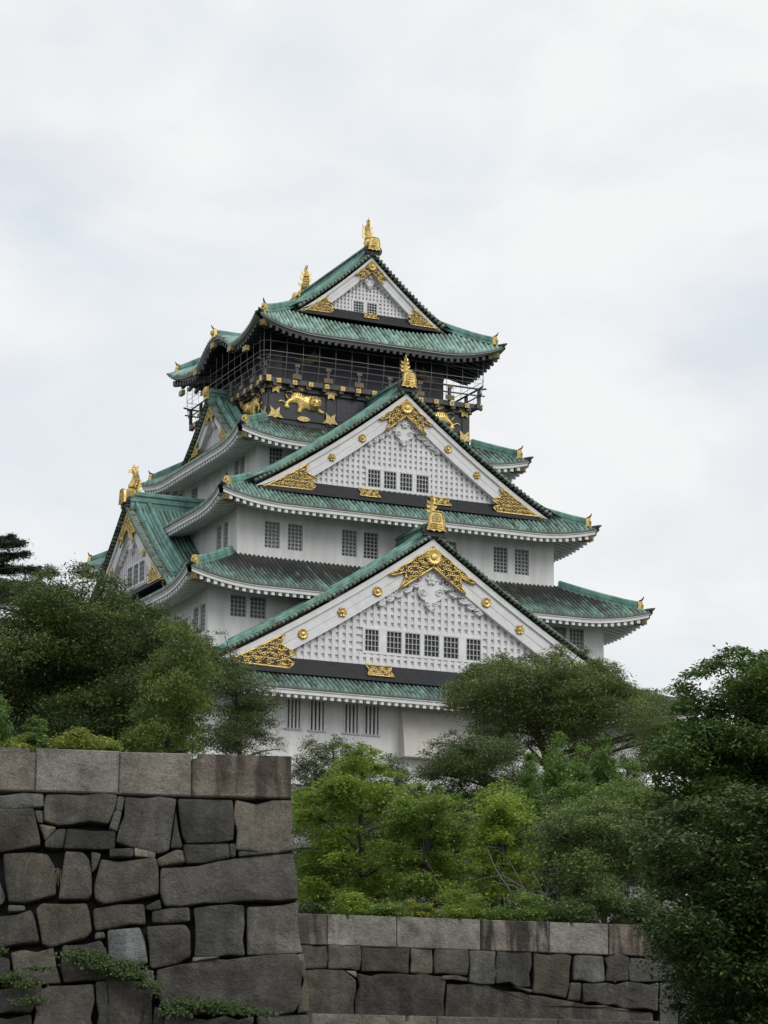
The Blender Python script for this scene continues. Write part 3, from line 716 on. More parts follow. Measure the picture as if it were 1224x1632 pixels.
def fish(f, o, z, h, parent):
    """gilded tiger-fish standing on its head on the ridge, tail raised"""
    mb = MB()
    path = [(-.02, -.05), (.05, .10), (.05, .25), (-.02, .42), (-.06, .56), (-.04, .70), (.02, .80), (.05, .90), (.0, 1.04)]
    rad = [.17, .20, .195, .175, .15, .12, .095, .06, .012]
    P = [f(0, o + a * h, z + b * h) for a, b in path]
    # smooth
    T = np.linspace(0, len(P) - 1, 34); P = np.array(P); Q = np.stack([np.interp(T, range(len(P)), P[:, i]) for i in range(3)], 1)
    rr = np.interp(T, range(len(P)), rad) * h * .80; rr *= 1 + .10 * (np.arange(34) % 2)
    mb.tube(Q, rr, 10, sx=.8)
    def fin(s0, pts, th=.03):
        mb.prism(pts, lambda s, oo, zz: f(s0 + oo, o + s * h, z + zz * h), -th, th)
    for sg in (-1, 1):   # paired fins, thin plates standing out from the flanks
        for zz, ln in ((.24, .24), (.44, .19), (.62, .15)):
            c = np.interp(zz, [p[1] for p in path], [p[0] for p in path])
            A = [(.08, zz), (.08 + ln * .6, zz + .02), (.08 + ln * .75, zz + .16), (.08 + ln * .5, zz + .10), (.08, zz + .12)]
            mb.prism(A, lambda s, oo, q, sg=sg, c=c: f(sg * s * h, o + c * h + oo, z + q * h), -.03, .03)
    fin(0, [(-.15, .05), (-.25, .2), (-.18, .22), (-.27, .36), (-.19, .38), (-.25, .54), (-.14, .56), (-.08, .45), (-.08, .2)])       # back fin
    fin(0, [(.02, .72), (.13, .74), (.22, .70), (.19, .82), (.08, .88)]); fin(0, [(.0, .80), (-.10, .86), (-.15, .97), (.0, .95), (.05, .88)])   # tail flukes
    mb.prism([(-.16, -.08), (.16, -.08), (.2, .1), (.1, .2), (-.1, .2), (-.2, .1)], lambda s, oo, q: f(s * h, o + .1 * h + oo * h, z + q * h), -.05, .12)   # head
    mb.build('golden_fish', M['gold'], parent)

# ---- gables
zr = lambda r: (lambda s: float(r.Z(r.a - abs(s))))
# lowest front gable
W1 = [(a, b, 27.13, 28.33) for a, b in ((-4.05, -3.25), (-2.68, -1.80), (-1.52, -.62), (-.30, .60), (.95, 1.85), (2.43, 3.3))]
fg1 = front(15.09)
z1 = zr(R1); G1 = gable(fg1, 13.2, lambda s: z1(s) - .30, 26.28, 25.55, 1.62, W1, 0, ROOF[1], None, 1.25, band=(-3.3, 3.3), bosses=(3.5, 5.7, 8.1), zroof=z1)
main_ridge(fg1, .0, -4.6, z1(0), ROOF[1], .55); ridge_end(fg1, .34, z1(0) + .2, 1.02, ROOF[1]); fish(fg1, -.16, z1(0) + .95, 1.5, ROOF[1])
# upper front gable
W2 = [(a, b, 37.86, 38.86) for a, b in ((-2.30, -1.55), (-1.25, -.50), (-.20, .58), (.98, 1.76))]
W2 = [(a, b, 37.86, 38.86) for a, b in ((-2.25, -1.5), (-1.20, -.45), (-.14, .61), (.95, 1.7))]
fg2 = front(11.21)
z2 = zr(R3); G2 = gable(fg2, 9.75, lambda s: z2(s) - .30, 37.62, 37.02, 1.32, W2, 0, ROOF[3], None, 1.0, band=(-2.35, 2.35), bosses=(2.85, 4.8), zroof=z2, arm=.18)
main_ridge(fg2, .0, -6.0, z2(0), ROOF[3], .5); ridge_end(fg2, .34, z2(0) + .1, .84, ROOF[3]); fish(fg2, -.12, z2(0) + .75, 1.42, ROOF[3])
# top gable
W5 = [(-.98, -.36, 50.48, 51.12), (-.06, .56, 50.48, 51.12)]
fg5 = front(5.84)
z5 = zr(R5); G5 = gable(fg5, 5.05, lambda s: z5(s) - .28, 50.42, 49.93, .92, W5, 0, ROOF[5], None, .72, band=(0,), zroof=z5, crest=True)
main_ridge(fg5, 0, -11.7, z5(0), ROOF[5], .45); ridge_end(fg5, .34, z5(0) + .15, .72, ROOF[5]); fish(lambda s, o, z: fg5(s - .12, o, z), -.30, z5(0) + .55, 1.85, ROOF[5])
fg5b = lambda s, o, z: (-s, 5.84 + o, z)
fish(fg5b, -1.0, z5(0) + .45, 1.95, ROOF[5]); ridge_end(fg5b, .34, z5(0) + .15, .72, ROOF[5])
mb = MB(); ss = np.linspace(-6.0, 6.0, 25); mb.prism([(-6, 49.0), (6, 49.0)] + [(s, z5(s) - .1) for s in ss[::-1]], fg5b, -.5, -.2); mb.build('rear_gable_wall', M['trim'], castle)

def side_gable(x, w, zbase, zband, ridge_z, foot_z, x_in, key, sc_, wins, bosses, fish_h, k, rw):
    """gable standing on the left slope of a skirt roof, with its own small roof"""
    f = left(x)
    c = (ridge_z - foot_z) * .16
    zrf = lambda s: ridge_z - (ridge_z - foot_z + c) * abs(s) / w + c * (abs(s) / w) ** 2
    rf = MB()
    for sg in (-1, 1):
        fn = lambda U, D, sg=sg: np.stack([-x - .35 + U, sg * (rw - D), np.vectorize(zrf)(rw - D)], -1)
        tiles(rf, fn, 0.0, x - x_in + .35, lambda u: rw, nd=14, seed=11)
    ro = rf.build('gable_roof', M['tile'], castle, True, attr='patina')
    root = gable(f, w, lambda s: zrf(s) - .26, zbase, zband, .95 * sc_ + .2, wins, 0, ro, None, sc_, bosses=bosses, zroof=zrf, planks=True, wnv=3, wnh=4, crest=False)
    main_ridge(f, .05, -(x - x_in), ridge_z, ro, .5 * k + .12)
    if fish_h: ridge_end(f, .34, ridge_z + .1, k * .84, ro); fish(f, -.30, ridge_z + .62, fish_h, ro)
    return ro, root
side_gable(13.55, 7.4, 32.35, 31.95, 37.75, 31.85, S4A + .05, 'L', 1.0, [(-.9, -.1, 32.7, 33.9), (.2, 1.0, 32.7, 33.9), (1.3, 2.1, 32.7, 33.9)], (3.0, 5.0), 1.95, .95, 8.3)
side_gable(8.35, 3.7, 42.2, 41.95, 45.15, 42.05, S5A - .03, 'S', .62, [], (), 0, .6, 4.3)
mb = MB(); rosette(mb, left(8.75), 0, 45.55, .3, 0, 8); fbox(mb, left(8.7), -.28, .28, -.1, .06, 45.1, 45.9); mb.build('gilt_end', M['gold'], castle)

# karahafu gold blocks
for y, z in ((0, 49.15), (-3.0, 48.15), (3.0, 48.15), (-5.6, 47.45), (5.6, 47.45)):
    mb = MB(); fbox(mb, left(8.35), -y - .3, -y + .3, -.2, .03, z - .62, z - .30); mb.build('eave_fitting', M['gold_dull'], ROOF[5])
mb = MB(); 
pts = [(-8.5 + .35 + d, 0, 49.22 + .1) for d in np.linspace(0, 2.3, 6)]; mb.bar(pts, .3, -.1, .25, (0, 1, 0)); mb.tube(np.array(pts) + [0, 0, .3], .14, 8)
mb.build('curved_gable_ridge', M['ridge'], ROOF[5])
g = MB(); fbox(g, left(8.15), -.24, .24, 0, .2, 49.2, 49.75); rosette(g, left(8.36), 0, 49.5, .16, 0, 8); g.build('gilt_end', M['gold'], ROOF[5])
kk = MB(); curl(kk, (-8.25, 0, 49.7), (-1, 0, 0), .55); kk.build('corner_tile', M['oni'], ROOF[5], True)

# ---- black top storeys
wl = MB(); wl.box(-S5A, S5A, -S5B, S5B, 42.0, 45.05); wl.build('black_wall', M['black'], castle)
wl = MB(); wl.box(-5.55, 5.55, -4.9, 4.9, 45.2, 48.6); wl.build('observation_room', M['black'], castle)
f5, l5 = front(S5B), left(S5A)
BA, BB = 7.3, 6.45
po = MB()
for s in (-6.6, -2.75, 2.75, 6.6): fbox(po, f5, s - .25, s + .25, .003, .07, 42.6, 44.62)
for s in (-5.7, -2.0, 2.0, 5.7): fbox(po, l5, s - .25, s + .25, .003, .07, 42.6, 44.62)
for f, A in ((f5, S5A), (l5, S5B)):
    fbox(po, f, -A - .12, A + .12, .002, .16, 44.55, 44.88); fbox(po, f, -A, A, .004, .10, 42.75, 42.95)
po.build('black_post', M['black'], castle)
wn = MB()
for s0 in (-2.3, -.7, .9): fbox(wn, f5, s0, s0 + 1.35, .002, .04, 43.0, 44.3)
wi = wn.build('window', mat('dark_shutter', (.03, .035, .045), .5), castle)
wn = MB()
for s0 in (-2.3, -.7, .9):
    for i in range(1, 4): fbox(wn, f5, s0 + i * .34 - .02, s0 + i * .34 + .02, .041, .06, 43.0, 44.3)
    for i in range(1, 4): fbox(wn, f5, s0, s0 + 1.35, .0405, .055, 43.0 + i * .33 - .02, 43.0 + i * .33 + .02)
wn.build('window_grid', M['dark_wood'], wi)
dk = MB(); dk.box(-BA, BA, -BB, BB, 44.9, 45.18)
for s in np.arange(-6.6, 6.7, 1.1): fbox(dk, f5, s - .14, s + .14, 0, BB - S5B + .02, 44.66, 44.898)
for s in np.arange(-5.5, 5.6, 1.1): fbox(dk, l5, s - .14, s + .14, 0, BA - S5A + .02, 44.66, 44.898)
dk.box(-BA - .22, BA + .22, -BB + .02, -BB + .26, 44.87, 44.897 + .25); dk.box(-BA + .02, -BA + .26, -BB - .22, BB + .22, 44.86, 45.16)
dk.box(BA - .26, BA - .02, -BB - .22, BB + .22, 44.86, 45.16)
dk.build('balcony', M['dark_wood'], castle)
rl = MB()
def rail(z, r, ext):
    for (p, q) in (((-BA, -BB), (BA, -BB)), ((-BA, BB), (BA, BB)), ((-BA, -BB), (-BA, BB)), ((BA, -BB), (BA, BB))):
        p, q = np.array([*p, z]), np.array([*q, z]); d = (q - p) / np.linalg.norm(q - p)
        rl.tube([p - d * (ext + .35) + [0, 0, ext * .45], p - d * ext + [0, 0, ext * .12], p, p * .5 + q * .5, q, q + d * ext + [0, 0, ext * .12], q + d * (ext + .35) + [0, 0, ext * .45]], r, 6)
rail(46.18, .06, .16); rail(45.74, .05, .05)
for s in np.arange(-BA, BA + .01, BA * 2 / 7): 
    for y in (-BB, BB): rl.box(s - .09, s + .09, y - .09, y + .09, 45.18, 46.15)
for s in np.arange(-BB + 1.84, BB - .5, BB * 2 / 7):
    for x in (-BA, BA): rl.box(x - .09, x + .09, s - .09, s + .09, 45.18, 46.15)
rl.build('railing', M['dark_wood'], castle)
BRZ = mat('aged_bronze', (.13, .10, .055), .55, .4, var=.3, vscale=6)
def fitting(f, *bx):
    m = MB()
    for q in bx: fbox(m, f, *q)
    m.build('railing_fitting', BRZ, castle)
for i, s in enumerate(np.arange(-BA, BA + .01, BA * 2 / 7)):
    if 0 < i < 7: fitting(front(BB), (s - .3, s + .3, .10, .13, 45.20, 45.50)); fitting(front(BB), (s - .17, s + .17, .10, .14, 45.95, 46.12))
for i, s in enumerate(np.arange(-BB, BB + .01, BB * 2 / 7)):
    if 0 < i < 7: fitting(left(BA), (s - .3, s + .3, .10, .13, 45.20, 45.50))
FITG = mat('fitting_gilt', (.50, .38, .16), .5, .6, var=.6, vscale=11, bump=.8, bscale=16)
for s in np.arange(-6.42, 6.5, 1.07):
    gp = MB(); fbox(gp, front(BB), s - .15, s + .15, .03, .10, 44.84, 45.12)
    gp.tube([front(BB)(s + math.cos(q) * .07, .11, 44.98 + math.sin(q) * .07) for q in np.linspace(0, 6.28, 8)], .02, 4); gp.build('beam_cap', FITG, castle)
for s in np.arange(-5.5, 5.6, 1.1): gp = MB(); fbox(gp, left(BA), s - .15, s + .15, .03, .10, 44.84, 45.12); gp.build('beam_cap', FITG, castle)
for sx in (-1, 1):
    gp = MB(); gp.box(sx * (BA + .25) - .03, sx * (BA + .25) + .03, -BB - .0, -BB + .30, 44.84, 45.2); gp.build('beam_cap', FITG, castle)
for sy in (-1, 1): gp = MB(); gp.box(-BA, -BA + .30, sy * (BB + .25) - .03, sy * (BB + .25) + .03, 44.82, 45.2); gp.build('beam_cap', FITG, castle)
class OG:
    def prism(s, *a): m = MB(); m.prism(*a); m.build('gold_fitting', FITG, castle)
og = OG()
def star(f, s, z, k, o): k *= .85; og.prism([(s + a * k, z + b * k) for a, b in ((-.66, -.42), (-.2, -.36), (0, -.46), (.2, -.36), (.66, -.42), (.46, -.2), (.34, .02), (.40, .45), (.16, .26), (0, .12), (-.16, .26), (-.40, .45), (-.34, .02), (-.46, -.2))], f, o, o + .05)
def tee(f, s, z, o): og.prism([(s + a * .82, z + b * .82) for a, b in ((-.52, .22), (.52, .22), (.40, .05), (.52, -.12), (.26, -.12), (.28, -.5), (0, -.38), (-.28, -.5), (-.26, -.12), (-.52, -.12), (-.40, .05))], f, o, o + .05)
for s in (-6.45, -2.75, 2.75, 6.45): tee(f5, s, 44.72, .165); star(f5, s, 43.08, .95, .11)
for s in (-5.55, -2.0, 2.0, 5.55): tee(l5, s, 44.72, .165); star(l5, s, 43.08, .95, .11)
for s in (-4.55, 4.55, 0): og.prism([(s + math.cos(a) * .42 * (1 + .12 * math.cos(4 * a)), 44.80 + math.sin(a) * .2) for a in np.linspace(0, 6.28, 21)[:-1]], f5, .165, .21); og.prism([(s + math.cos(a) * .42, 42.86 + math.sin(a) * .16) for a in np.linspace(0, 6.28, 17)[:-1]], f5, .10, .15)
for s in (-3.9, 3.9): og.prism([(s + math.cos(a) * .42, 44.80 + math.sin(a) * .2) for a in np.linspace(0, 6.28, 21)[:-1]], l5, .165, .21)
for f, s, z in ((f5, -3.1, 42.6),): pass

# tiger reliefs
TIG = [(505,350),(560,345),(620,362),(672,398),(720,390),(780,412),(825,450),(836,492),(828,540),(850,568),(892,590),(885,614),(830,610),(792,578),(740,572),(700,570),(655,548),(622,572),(615,600),(572,604),(560,575),(575,535),(555,485),(485,478),(455,492),(470,540),(432,550),(400,522),(412,482),(372,456),(335,468),(328,455),(352,436),(385,446),(416,466),(450,432),(475,415),(490,375)]
def _tp(p): q = K(400 + p[0] * .1307, 580 + p[1] * .1307, 1, -S5B); return (q[0], q[2])
TP = [_tp(p) for p in TIG]; tcx = sum(p[0] for p in TP) / len(TP)
TAIL = [_tp(p) for p in ((505, 362), (480, 342), (450, 332), (422, 345), (416, 380), (432, 412), (452, 430))]
HEAD = _tp((772, 490)); EYES = [_tp((745, 475)), _tp((805, 478))]; NOSE = _tp((770, 515)); STR = [(_tp(a), _tp(b)) for a, b in (((520, 350), (505, 385)), ((545, 347), (528, 392)), ((572, 350), (556, 400)), ((598, 356), (580, 408)), ((622, 364), (604, 412)), ((648, 380), (626, 420)), ((700, 398), (690, 430)), ((725, 395), (715, 425)), ((752, 402), (742, 428)), ((790, 420), (778, 440)), ((640, 440), (600, 480)), ((655, 470), (620, 500)))]
def tiger(f, s_off, mir, sc_=1.0):
    mb = MB(); mp_ = lambda p: (s_off + (-1 if mir else 1) * (p[0] - tcx) * sc_, p[1])
    poly = [mp_(p) for p in TP]; P = np.array(poly); nx, nz_ = 70, 50
    xs = np.linspace(P[:, 0].min(), P[:, 0].max(), nx); zs = np.linspace(P[:, 1].min(), P[:, 1].max(), nz_)
    X, Zz = np.meshgrid(xs, zs, indexing='ij'); ins = in_poly(X, Zz, poly); d = edge_dist(X, Zz, poly)
    hd = np.where(ins, .05 + .17 * np.sqrt(np.clip(d, 0, .45)), -.01)
    hx, hz = mp_(HEAD); hd = np.where(ins, hd + .14 * np.exp(-((X - hx) ** 2 + (Zz - hz) ** 2) / .09), hd)
    V = [f(X[i, j], .01 + hd[i, j], Zz[i, j]) for i in range(nx) for j in range(nz_)]
    F = [(i * nz_ + j, (i + 1) * nz_ + j, (i + 1) * nz_ + j + 1, i * nz_ + j + 1) for i in range(nx - 1) for j in range(nz_ - 1) if ins[i:i + 2, j:j + 2].sum() >= 3]
    mb.add(V, F); mb.prism(poly, f, .008, .04)
    mb.tube([f(mp_(p)[0], .07, mp_(p)[1]) for p in TAIL], .055, 6)
    hr = .40; th_ = np.linspace(0, 2 * math.pi, 25)[:-1]
    V = [f(hx + math.cos(t_) * hr * math.sin(e_) * 1.05, .16 + .26 * math.cos(e_), hz + math.sin(t_) * hr * math.sin(e_)) for e_ in np.linspace(1.55, .01, 7) for t_ in th_]
    mb.add(V, [(i * 24 + j, i * 24 + (j + 1) % 24, (i + 1) * 24 + (j + 1) % 24, (i + 1) * 24 + j) for i in range(6) for j in range(24)])
    for p in ((728, 420), (818, 432)): q = mp_(_tp(p)); mb.tube([f(q[0], .10, q[1] - .06), f(q[0], .24, q[1]), f(q[0], .14, q[1] + .07)], [.09, .10, .05], 7)
    for p in ((752, 528), (788, 530)): q = mp_(_tp(p)); mb.tube([f(q[0], .30, q[1]), f(q[0], .42, q[1])], [.10, .06], 8)
    for sg in (0, 1): rosette(mb, f, mp_(EYES[sg])[0], mp_(EYES[sg])[1], .10, .34, 8)
    mb.tube([f(mp_(NOSE)[0] - .08, .27, mp_(NOSE)[1]), f(mp_(NOSE)[0], .32, mp_(NOSE)[1]), f(mp_(NOSE)[0] + .08, .27, mp_(NOSE)[1])], .06, 6)
    t = mb.build('tiger_relief', M['gold'], castle, True)
    s_ = MB()
    for a, b in STR:
        a, b = mp_(a), mp_(b); dd = lambda q: .07 + .17 * math.sqrt(min(.45, float(edge_dist(np.array([q[0]]), np.array([q[1]]), poly)[0])))
        m = ((a[0] + b[0]) / 2 + .03, (a[1] + b[1]) / 2); s_.tube([f(q[0], dd(q), q[1]) for q in (a, m, b)], .03, 4)
    for e in EYES: q = mp_(e); s_.tube([f(q[0], .40, q[1] - .02), f(q[0], .52, q[1] - .02)], .04, 6)
    hx, hz = mp_(HEAD)
    s_.tube([f(hx + math.cos(a_) * .43, .17, hz + math.sin(a_) * .42) for a_ in np.linspace(1.2, 4.6, 14)], .028, 4)
    for k_ in (-.15, 0, .15): s_.tube([f(hx + k_, .37, hz + .30), f(hx + k_ * .7, .43, hz + .16)], .024, 4)
    q = mp_(NOSE); s_.tube([f(q[0] - .13, .40, q[1] - .12), f(q[0], .45, q[1] - .08), f(q[0] + .13, .40, q[1] - .12)], .024, 4)
    s_.build('stripe', M['gold_dull'], t)
tiger(f5, tcx, False); tiger(f5, -tcx, True); tiger(l5, -3.85, False, .9); tiger(l5, 3.85, True, .9)
# painted cranes on the observation room walls
CRM = mat('faded_gilt', (.17, .16, .085), .6, .2, var=.3, vscale=4)
for f, s, z, mir in ((front(4.9), -3.9, 47.15, 1), (front(4.9), 4.6, 47.05, -1)):
    q = [(-.9, -.2), (-.3, -.12), (.1, .1), (.5, .62), (.62, .34), (1.0, .45), (.7, .1), (1.15, -.1), (.5, -.2), (.2, -.35), (-.3, -.3)]
    cr_ = MB(); cr_.prism([(s + mir * a, z + b) for a, b in q], f, .003, .035); cr_.build('crane_relief', CRM, castle)
# bird net hung from the top eave to the balcony
nt_ = MB(); NA, NB = 7.62, 6.82
prof = [(.0, 48.3), (.0, 46.9), (-.02, 46.3), (-.14, 45.6), (-.36, 45.02)]
def nring(dz): 
    a, b = NA + dz, NB + dz; c = .45; pts = []
    for cx_, cy_, a0 in ((a - c, -b + c, -90), (a - c, b - c, 0), (-a + c, b - c, 90), (-a + c, -b + c, 180)):
        for q in range(0, 91, 30): an = R(a0 + q); pts.append((cx_ + c * math.cos(an), cy_ + c * math.sin(an)))
    return pts + [pts[0]]
for s in list(np.arange(-NA + .5, NA - .4, 1.09)):
    for sy in (-1, 1): nt_.tube([(s, sy * (NB + o), z) for o, z in prof], .0115, 4)
for s in list(np.arange(-NB + .5, NB - .4, 1.06)):
    for sx in (-1, 1): nt_.tube([(sx * (NA + o), s, z) for o, z in prof], .0115, 4)
for sx in (-1, 1):
    for sy in (-1, 1): nt_.tube([(sx * (NA + o - .12), sy * (NB + o - .12), z) for o, z in prof], .016, 4)
for z, dz, r in ((47.35, 0, .010), (46.45, -.02, .010), (46.72, 0, .018)):
    nt_.tube([(x, y, z) for x, y in nring(dz)], r, 4)
nt_.build('bird_net', M['wire'], castle)
# ------------------------------------------------------------------ stone walls
class Plane:
    """battered wall face through the sight line (u, v) at distance dist, turned by yaw, leaning back by lean"""
    def __init__(s, u, v, dist, yaw, lean):
        s.p = W(u, v, dist); s.t = np.array([math.cos(yaw), math.sin(yaw), 0]); h = np.array([-math.sin(yaw), math.cos(yaw), 0])
        s.up = np.array([0, 0, 1]) * math.cos(lean) + h * math.sin(lean); s.n = np.cross(s.t, s.up); s.n *= -1 if s.n[1] > 0 else 1
    def at(s, u, v):
        d = raydir(u, v); o = np.array([0, 0, EYE]); t = (s.p - o) @ s.n / (d @ s.n); q = o + d * t - s.p
        return (q @ s.t, q @ s.up)
    def w(s, x, z, o=0.0): return s.p + s.t * x + s.up * z + s.n * o
def rounded(poly, r=.06, jit=.012, rg=None):
    """cut corners and wobble the edges of a polygon in metres"""
    n = len(poly); out = []
    for i in range(n):
        a, b, c = np.array(poly[i - 1]), np.array(poly[i]), np.array(poly[(i + 1) % n])
        la, lc = np.linalg.norm(a - b), np.linalg.norm(c - b); q = min(r, la * .3, lc * .3)
        p0, p1 = b + (a - b) / (la + 1e-9) * q, b + (c - b) / (lc + 1e-9) * q
        for t in (0, .5, 1): out.append((1 - t) ** 2 * p0 + 2 * t * (1 - t) * b + t * t * p1)
        m = int((lc - q) / .22)
        for k in range(1, m): out.append(p1 + (c - p1) * k / m + (rg.normal(0, jit, 2) if rg is not None else 0))
    return np.array(out)
def stone(pl, poly, parent, col, name='stone', thick=.5, bulge=.07, gap=.012, r=.06, jit=.012, streak=.3, rg=None, proud=0.0):
    P = np.array(poly, float); c = P.mean(0); sz = min(np.ptp(P[:, 0]), np.ptp(P[:, 1]))
    Q = rounded(poly, r, jit, rg) if r else P
    d = Q - c; l = np.linalg.norm(d, axis=1)[:, None]
    ring = lambda x: c + d * np.clip((l - x) / l, .05, 1)
    mb = MB(); n = len(Q); V = []; e = min(.04, sz * .14)
    ph = random.uniform(0, 6.28)
    tilt = rg.normal(0, .02, 2) if rg is not None else (0, 0)
    for k, (x, o) in enumerate(((gap, -thick), (gap, -bulge), (gap + e * .45, -bulge * .28), (gap + e * 1.1, 0.0), (gap + e * 2.2, bulge * .18), (-.5, bulge * .30))):
        for p in (ring(min(x, sz * .3)) if x > -.1 else c + d * .5): V.append(pl.w(p[0], p[1], o + proud + (tilt[0] * (p[0] - c[0]) + tilt[1] * (p[1] - c[1])) + (.022 * (math.sin(p[0] * 5.1 + p[1] * 3.3 + ph) + math.sin(p[0] * 8.7 - p[1] * 7.1 + 2 * ph)) if k > 1 else 0)))
    V.append(pl.w(c[0], c[1], bulge * .3 + proud + .022 * (math.sin(c[0] * 5.1 + c[1] * 3.3 + ph) + math.sin(c[0] * 8.7 - c[1] * 7.1 + 2 * ph))))
    F = [(i * n + j, i * n + (j + 1) % n, (i + 1) * n + (j + 1) % n, (i + 1) * n + j) for i in range(5) for j in range(n)] + [(5 * n + j, 5 * n + (j + 1) % n, 6 * n) for j in range(n)] + [tuple(range(n))[::-1]]
    mb.add(V, F)
    o = mb.build(name, M['stone'], parent, True); o.color = (*col, streak)
    # smooth only the worn face
    return o
rs = np.random.default_rng(21)
def px(l, s=.2124, o=(0, 1180)): return [(o[0] + a * s, o[1] + b * s) for a, b in l]
def B_(l): return px(l, o=(240, 1180))
def C_(l): return px(l, o=(0, 1392))
def D_(l): return px(l, o=(240, 1392))
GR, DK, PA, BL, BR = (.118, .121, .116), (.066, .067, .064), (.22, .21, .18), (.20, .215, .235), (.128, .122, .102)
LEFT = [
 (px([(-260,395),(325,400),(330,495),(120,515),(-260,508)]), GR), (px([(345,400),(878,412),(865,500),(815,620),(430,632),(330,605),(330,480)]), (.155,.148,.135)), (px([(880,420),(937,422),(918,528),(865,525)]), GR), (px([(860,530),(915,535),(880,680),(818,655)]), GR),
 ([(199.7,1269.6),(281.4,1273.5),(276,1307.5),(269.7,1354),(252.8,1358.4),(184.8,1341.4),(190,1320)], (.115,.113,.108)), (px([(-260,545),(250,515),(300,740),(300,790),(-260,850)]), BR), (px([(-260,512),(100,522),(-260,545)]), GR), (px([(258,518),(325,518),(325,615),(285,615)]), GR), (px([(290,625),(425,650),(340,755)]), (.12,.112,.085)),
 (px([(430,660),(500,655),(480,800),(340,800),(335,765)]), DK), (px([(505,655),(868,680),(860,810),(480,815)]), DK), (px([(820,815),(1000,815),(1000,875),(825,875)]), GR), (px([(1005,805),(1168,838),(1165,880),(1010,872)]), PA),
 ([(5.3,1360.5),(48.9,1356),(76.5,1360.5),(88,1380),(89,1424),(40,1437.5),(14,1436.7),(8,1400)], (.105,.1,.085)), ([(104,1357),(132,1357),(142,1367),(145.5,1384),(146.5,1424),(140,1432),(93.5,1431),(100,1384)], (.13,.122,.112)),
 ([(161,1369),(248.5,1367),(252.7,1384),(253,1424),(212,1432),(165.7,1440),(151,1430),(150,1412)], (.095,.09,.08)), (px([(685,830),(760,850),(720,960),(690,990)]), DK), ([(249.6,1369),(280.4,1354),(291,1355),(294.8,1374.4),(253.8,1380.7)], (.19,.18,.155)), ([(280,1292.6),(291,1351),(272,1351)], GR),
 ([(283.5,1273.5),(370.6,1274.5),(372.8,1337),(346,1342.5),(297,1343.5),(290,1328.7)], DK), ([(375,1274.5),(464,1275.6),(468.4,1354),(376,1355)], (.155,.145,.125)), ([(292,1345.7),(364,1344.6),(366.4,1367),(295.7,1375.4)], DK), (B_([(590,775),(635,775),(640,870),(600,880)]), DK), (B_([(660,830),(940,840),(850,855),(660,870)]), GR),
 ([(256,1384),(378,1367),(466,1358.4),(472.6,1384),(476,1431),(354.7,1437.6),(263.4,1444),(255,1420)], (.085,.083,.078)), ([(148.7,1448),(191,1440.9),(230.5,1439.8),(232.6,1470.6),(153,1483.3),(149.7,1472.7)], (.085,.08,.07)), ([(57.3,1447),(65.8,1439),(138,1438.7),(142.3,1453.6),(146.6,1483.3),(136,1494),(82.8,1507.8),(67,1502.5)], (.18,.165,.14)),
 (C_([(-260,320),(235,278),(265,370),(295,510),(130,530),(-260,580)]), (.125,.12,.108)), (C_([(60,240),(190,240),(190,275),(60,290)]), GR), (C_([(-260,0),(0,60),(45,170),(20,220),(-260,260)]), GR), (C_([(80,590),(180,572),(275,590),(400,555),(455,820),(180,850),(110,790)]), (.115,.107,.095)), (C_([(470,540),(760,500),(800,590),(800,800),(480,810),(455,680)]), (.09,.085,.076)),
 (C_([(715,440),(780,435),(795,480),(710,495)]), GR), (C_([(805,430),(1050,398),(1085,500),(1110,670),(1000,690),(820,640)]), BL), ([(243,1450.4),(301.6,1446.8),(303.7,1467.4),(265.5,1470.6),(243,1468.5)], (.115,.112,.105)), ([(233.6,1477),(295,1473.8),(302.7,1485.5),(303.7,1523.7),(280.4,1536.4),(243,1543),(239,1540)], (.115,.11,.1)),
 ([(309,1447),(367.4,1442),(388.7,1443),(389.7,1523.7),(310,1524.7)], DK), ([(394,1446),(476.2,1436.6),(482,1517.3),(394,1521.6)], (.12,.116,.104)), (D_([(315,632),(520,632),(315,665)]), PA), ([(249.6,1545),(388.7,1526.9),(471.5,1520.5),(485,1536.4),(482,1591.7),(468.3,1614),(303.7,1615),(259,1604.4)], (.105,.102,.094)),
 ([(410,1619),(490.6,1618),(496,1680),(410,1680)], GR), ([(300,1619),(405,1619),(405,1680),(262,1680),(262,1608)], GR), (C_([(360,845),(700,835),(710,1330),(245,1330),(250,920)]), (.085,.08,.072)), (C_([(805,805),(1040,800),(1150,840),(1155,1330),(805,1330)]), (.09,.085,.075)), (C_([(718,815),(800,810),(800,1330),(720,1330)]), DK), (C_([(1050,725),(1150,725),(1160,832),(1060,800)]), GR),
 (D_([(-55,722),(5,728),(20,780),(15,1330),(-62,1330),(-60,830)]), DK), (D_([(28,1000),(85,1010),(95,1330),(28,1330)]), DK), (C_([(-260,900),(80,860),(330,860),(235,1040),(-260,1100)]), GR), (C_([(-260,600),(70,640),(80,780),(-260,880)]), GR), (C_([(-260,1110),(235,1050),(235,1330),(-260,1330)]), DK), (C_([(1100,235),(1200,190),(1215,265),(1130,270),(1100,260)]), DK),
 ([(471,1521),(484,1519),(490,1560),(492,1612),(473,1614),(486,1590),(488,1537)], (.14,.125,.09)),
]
PL = Plane(250, 1198, 38.0, R(8), R(9))
swall = empty('stone_wall', PL.w(-2, -5)); tag(swall, 'tall near wall of large irregular dark stones with wide coping blocks, on the left', 'stone wall', 'castle stone walls', 'thing')
INV = {}
def kid(o, par):     # keep world placement under an Empty that stands at the wall's foot
    o.parent = par; o.matrix_parent_inverse = Matrix.Translation(par.location).inverted()
    return o
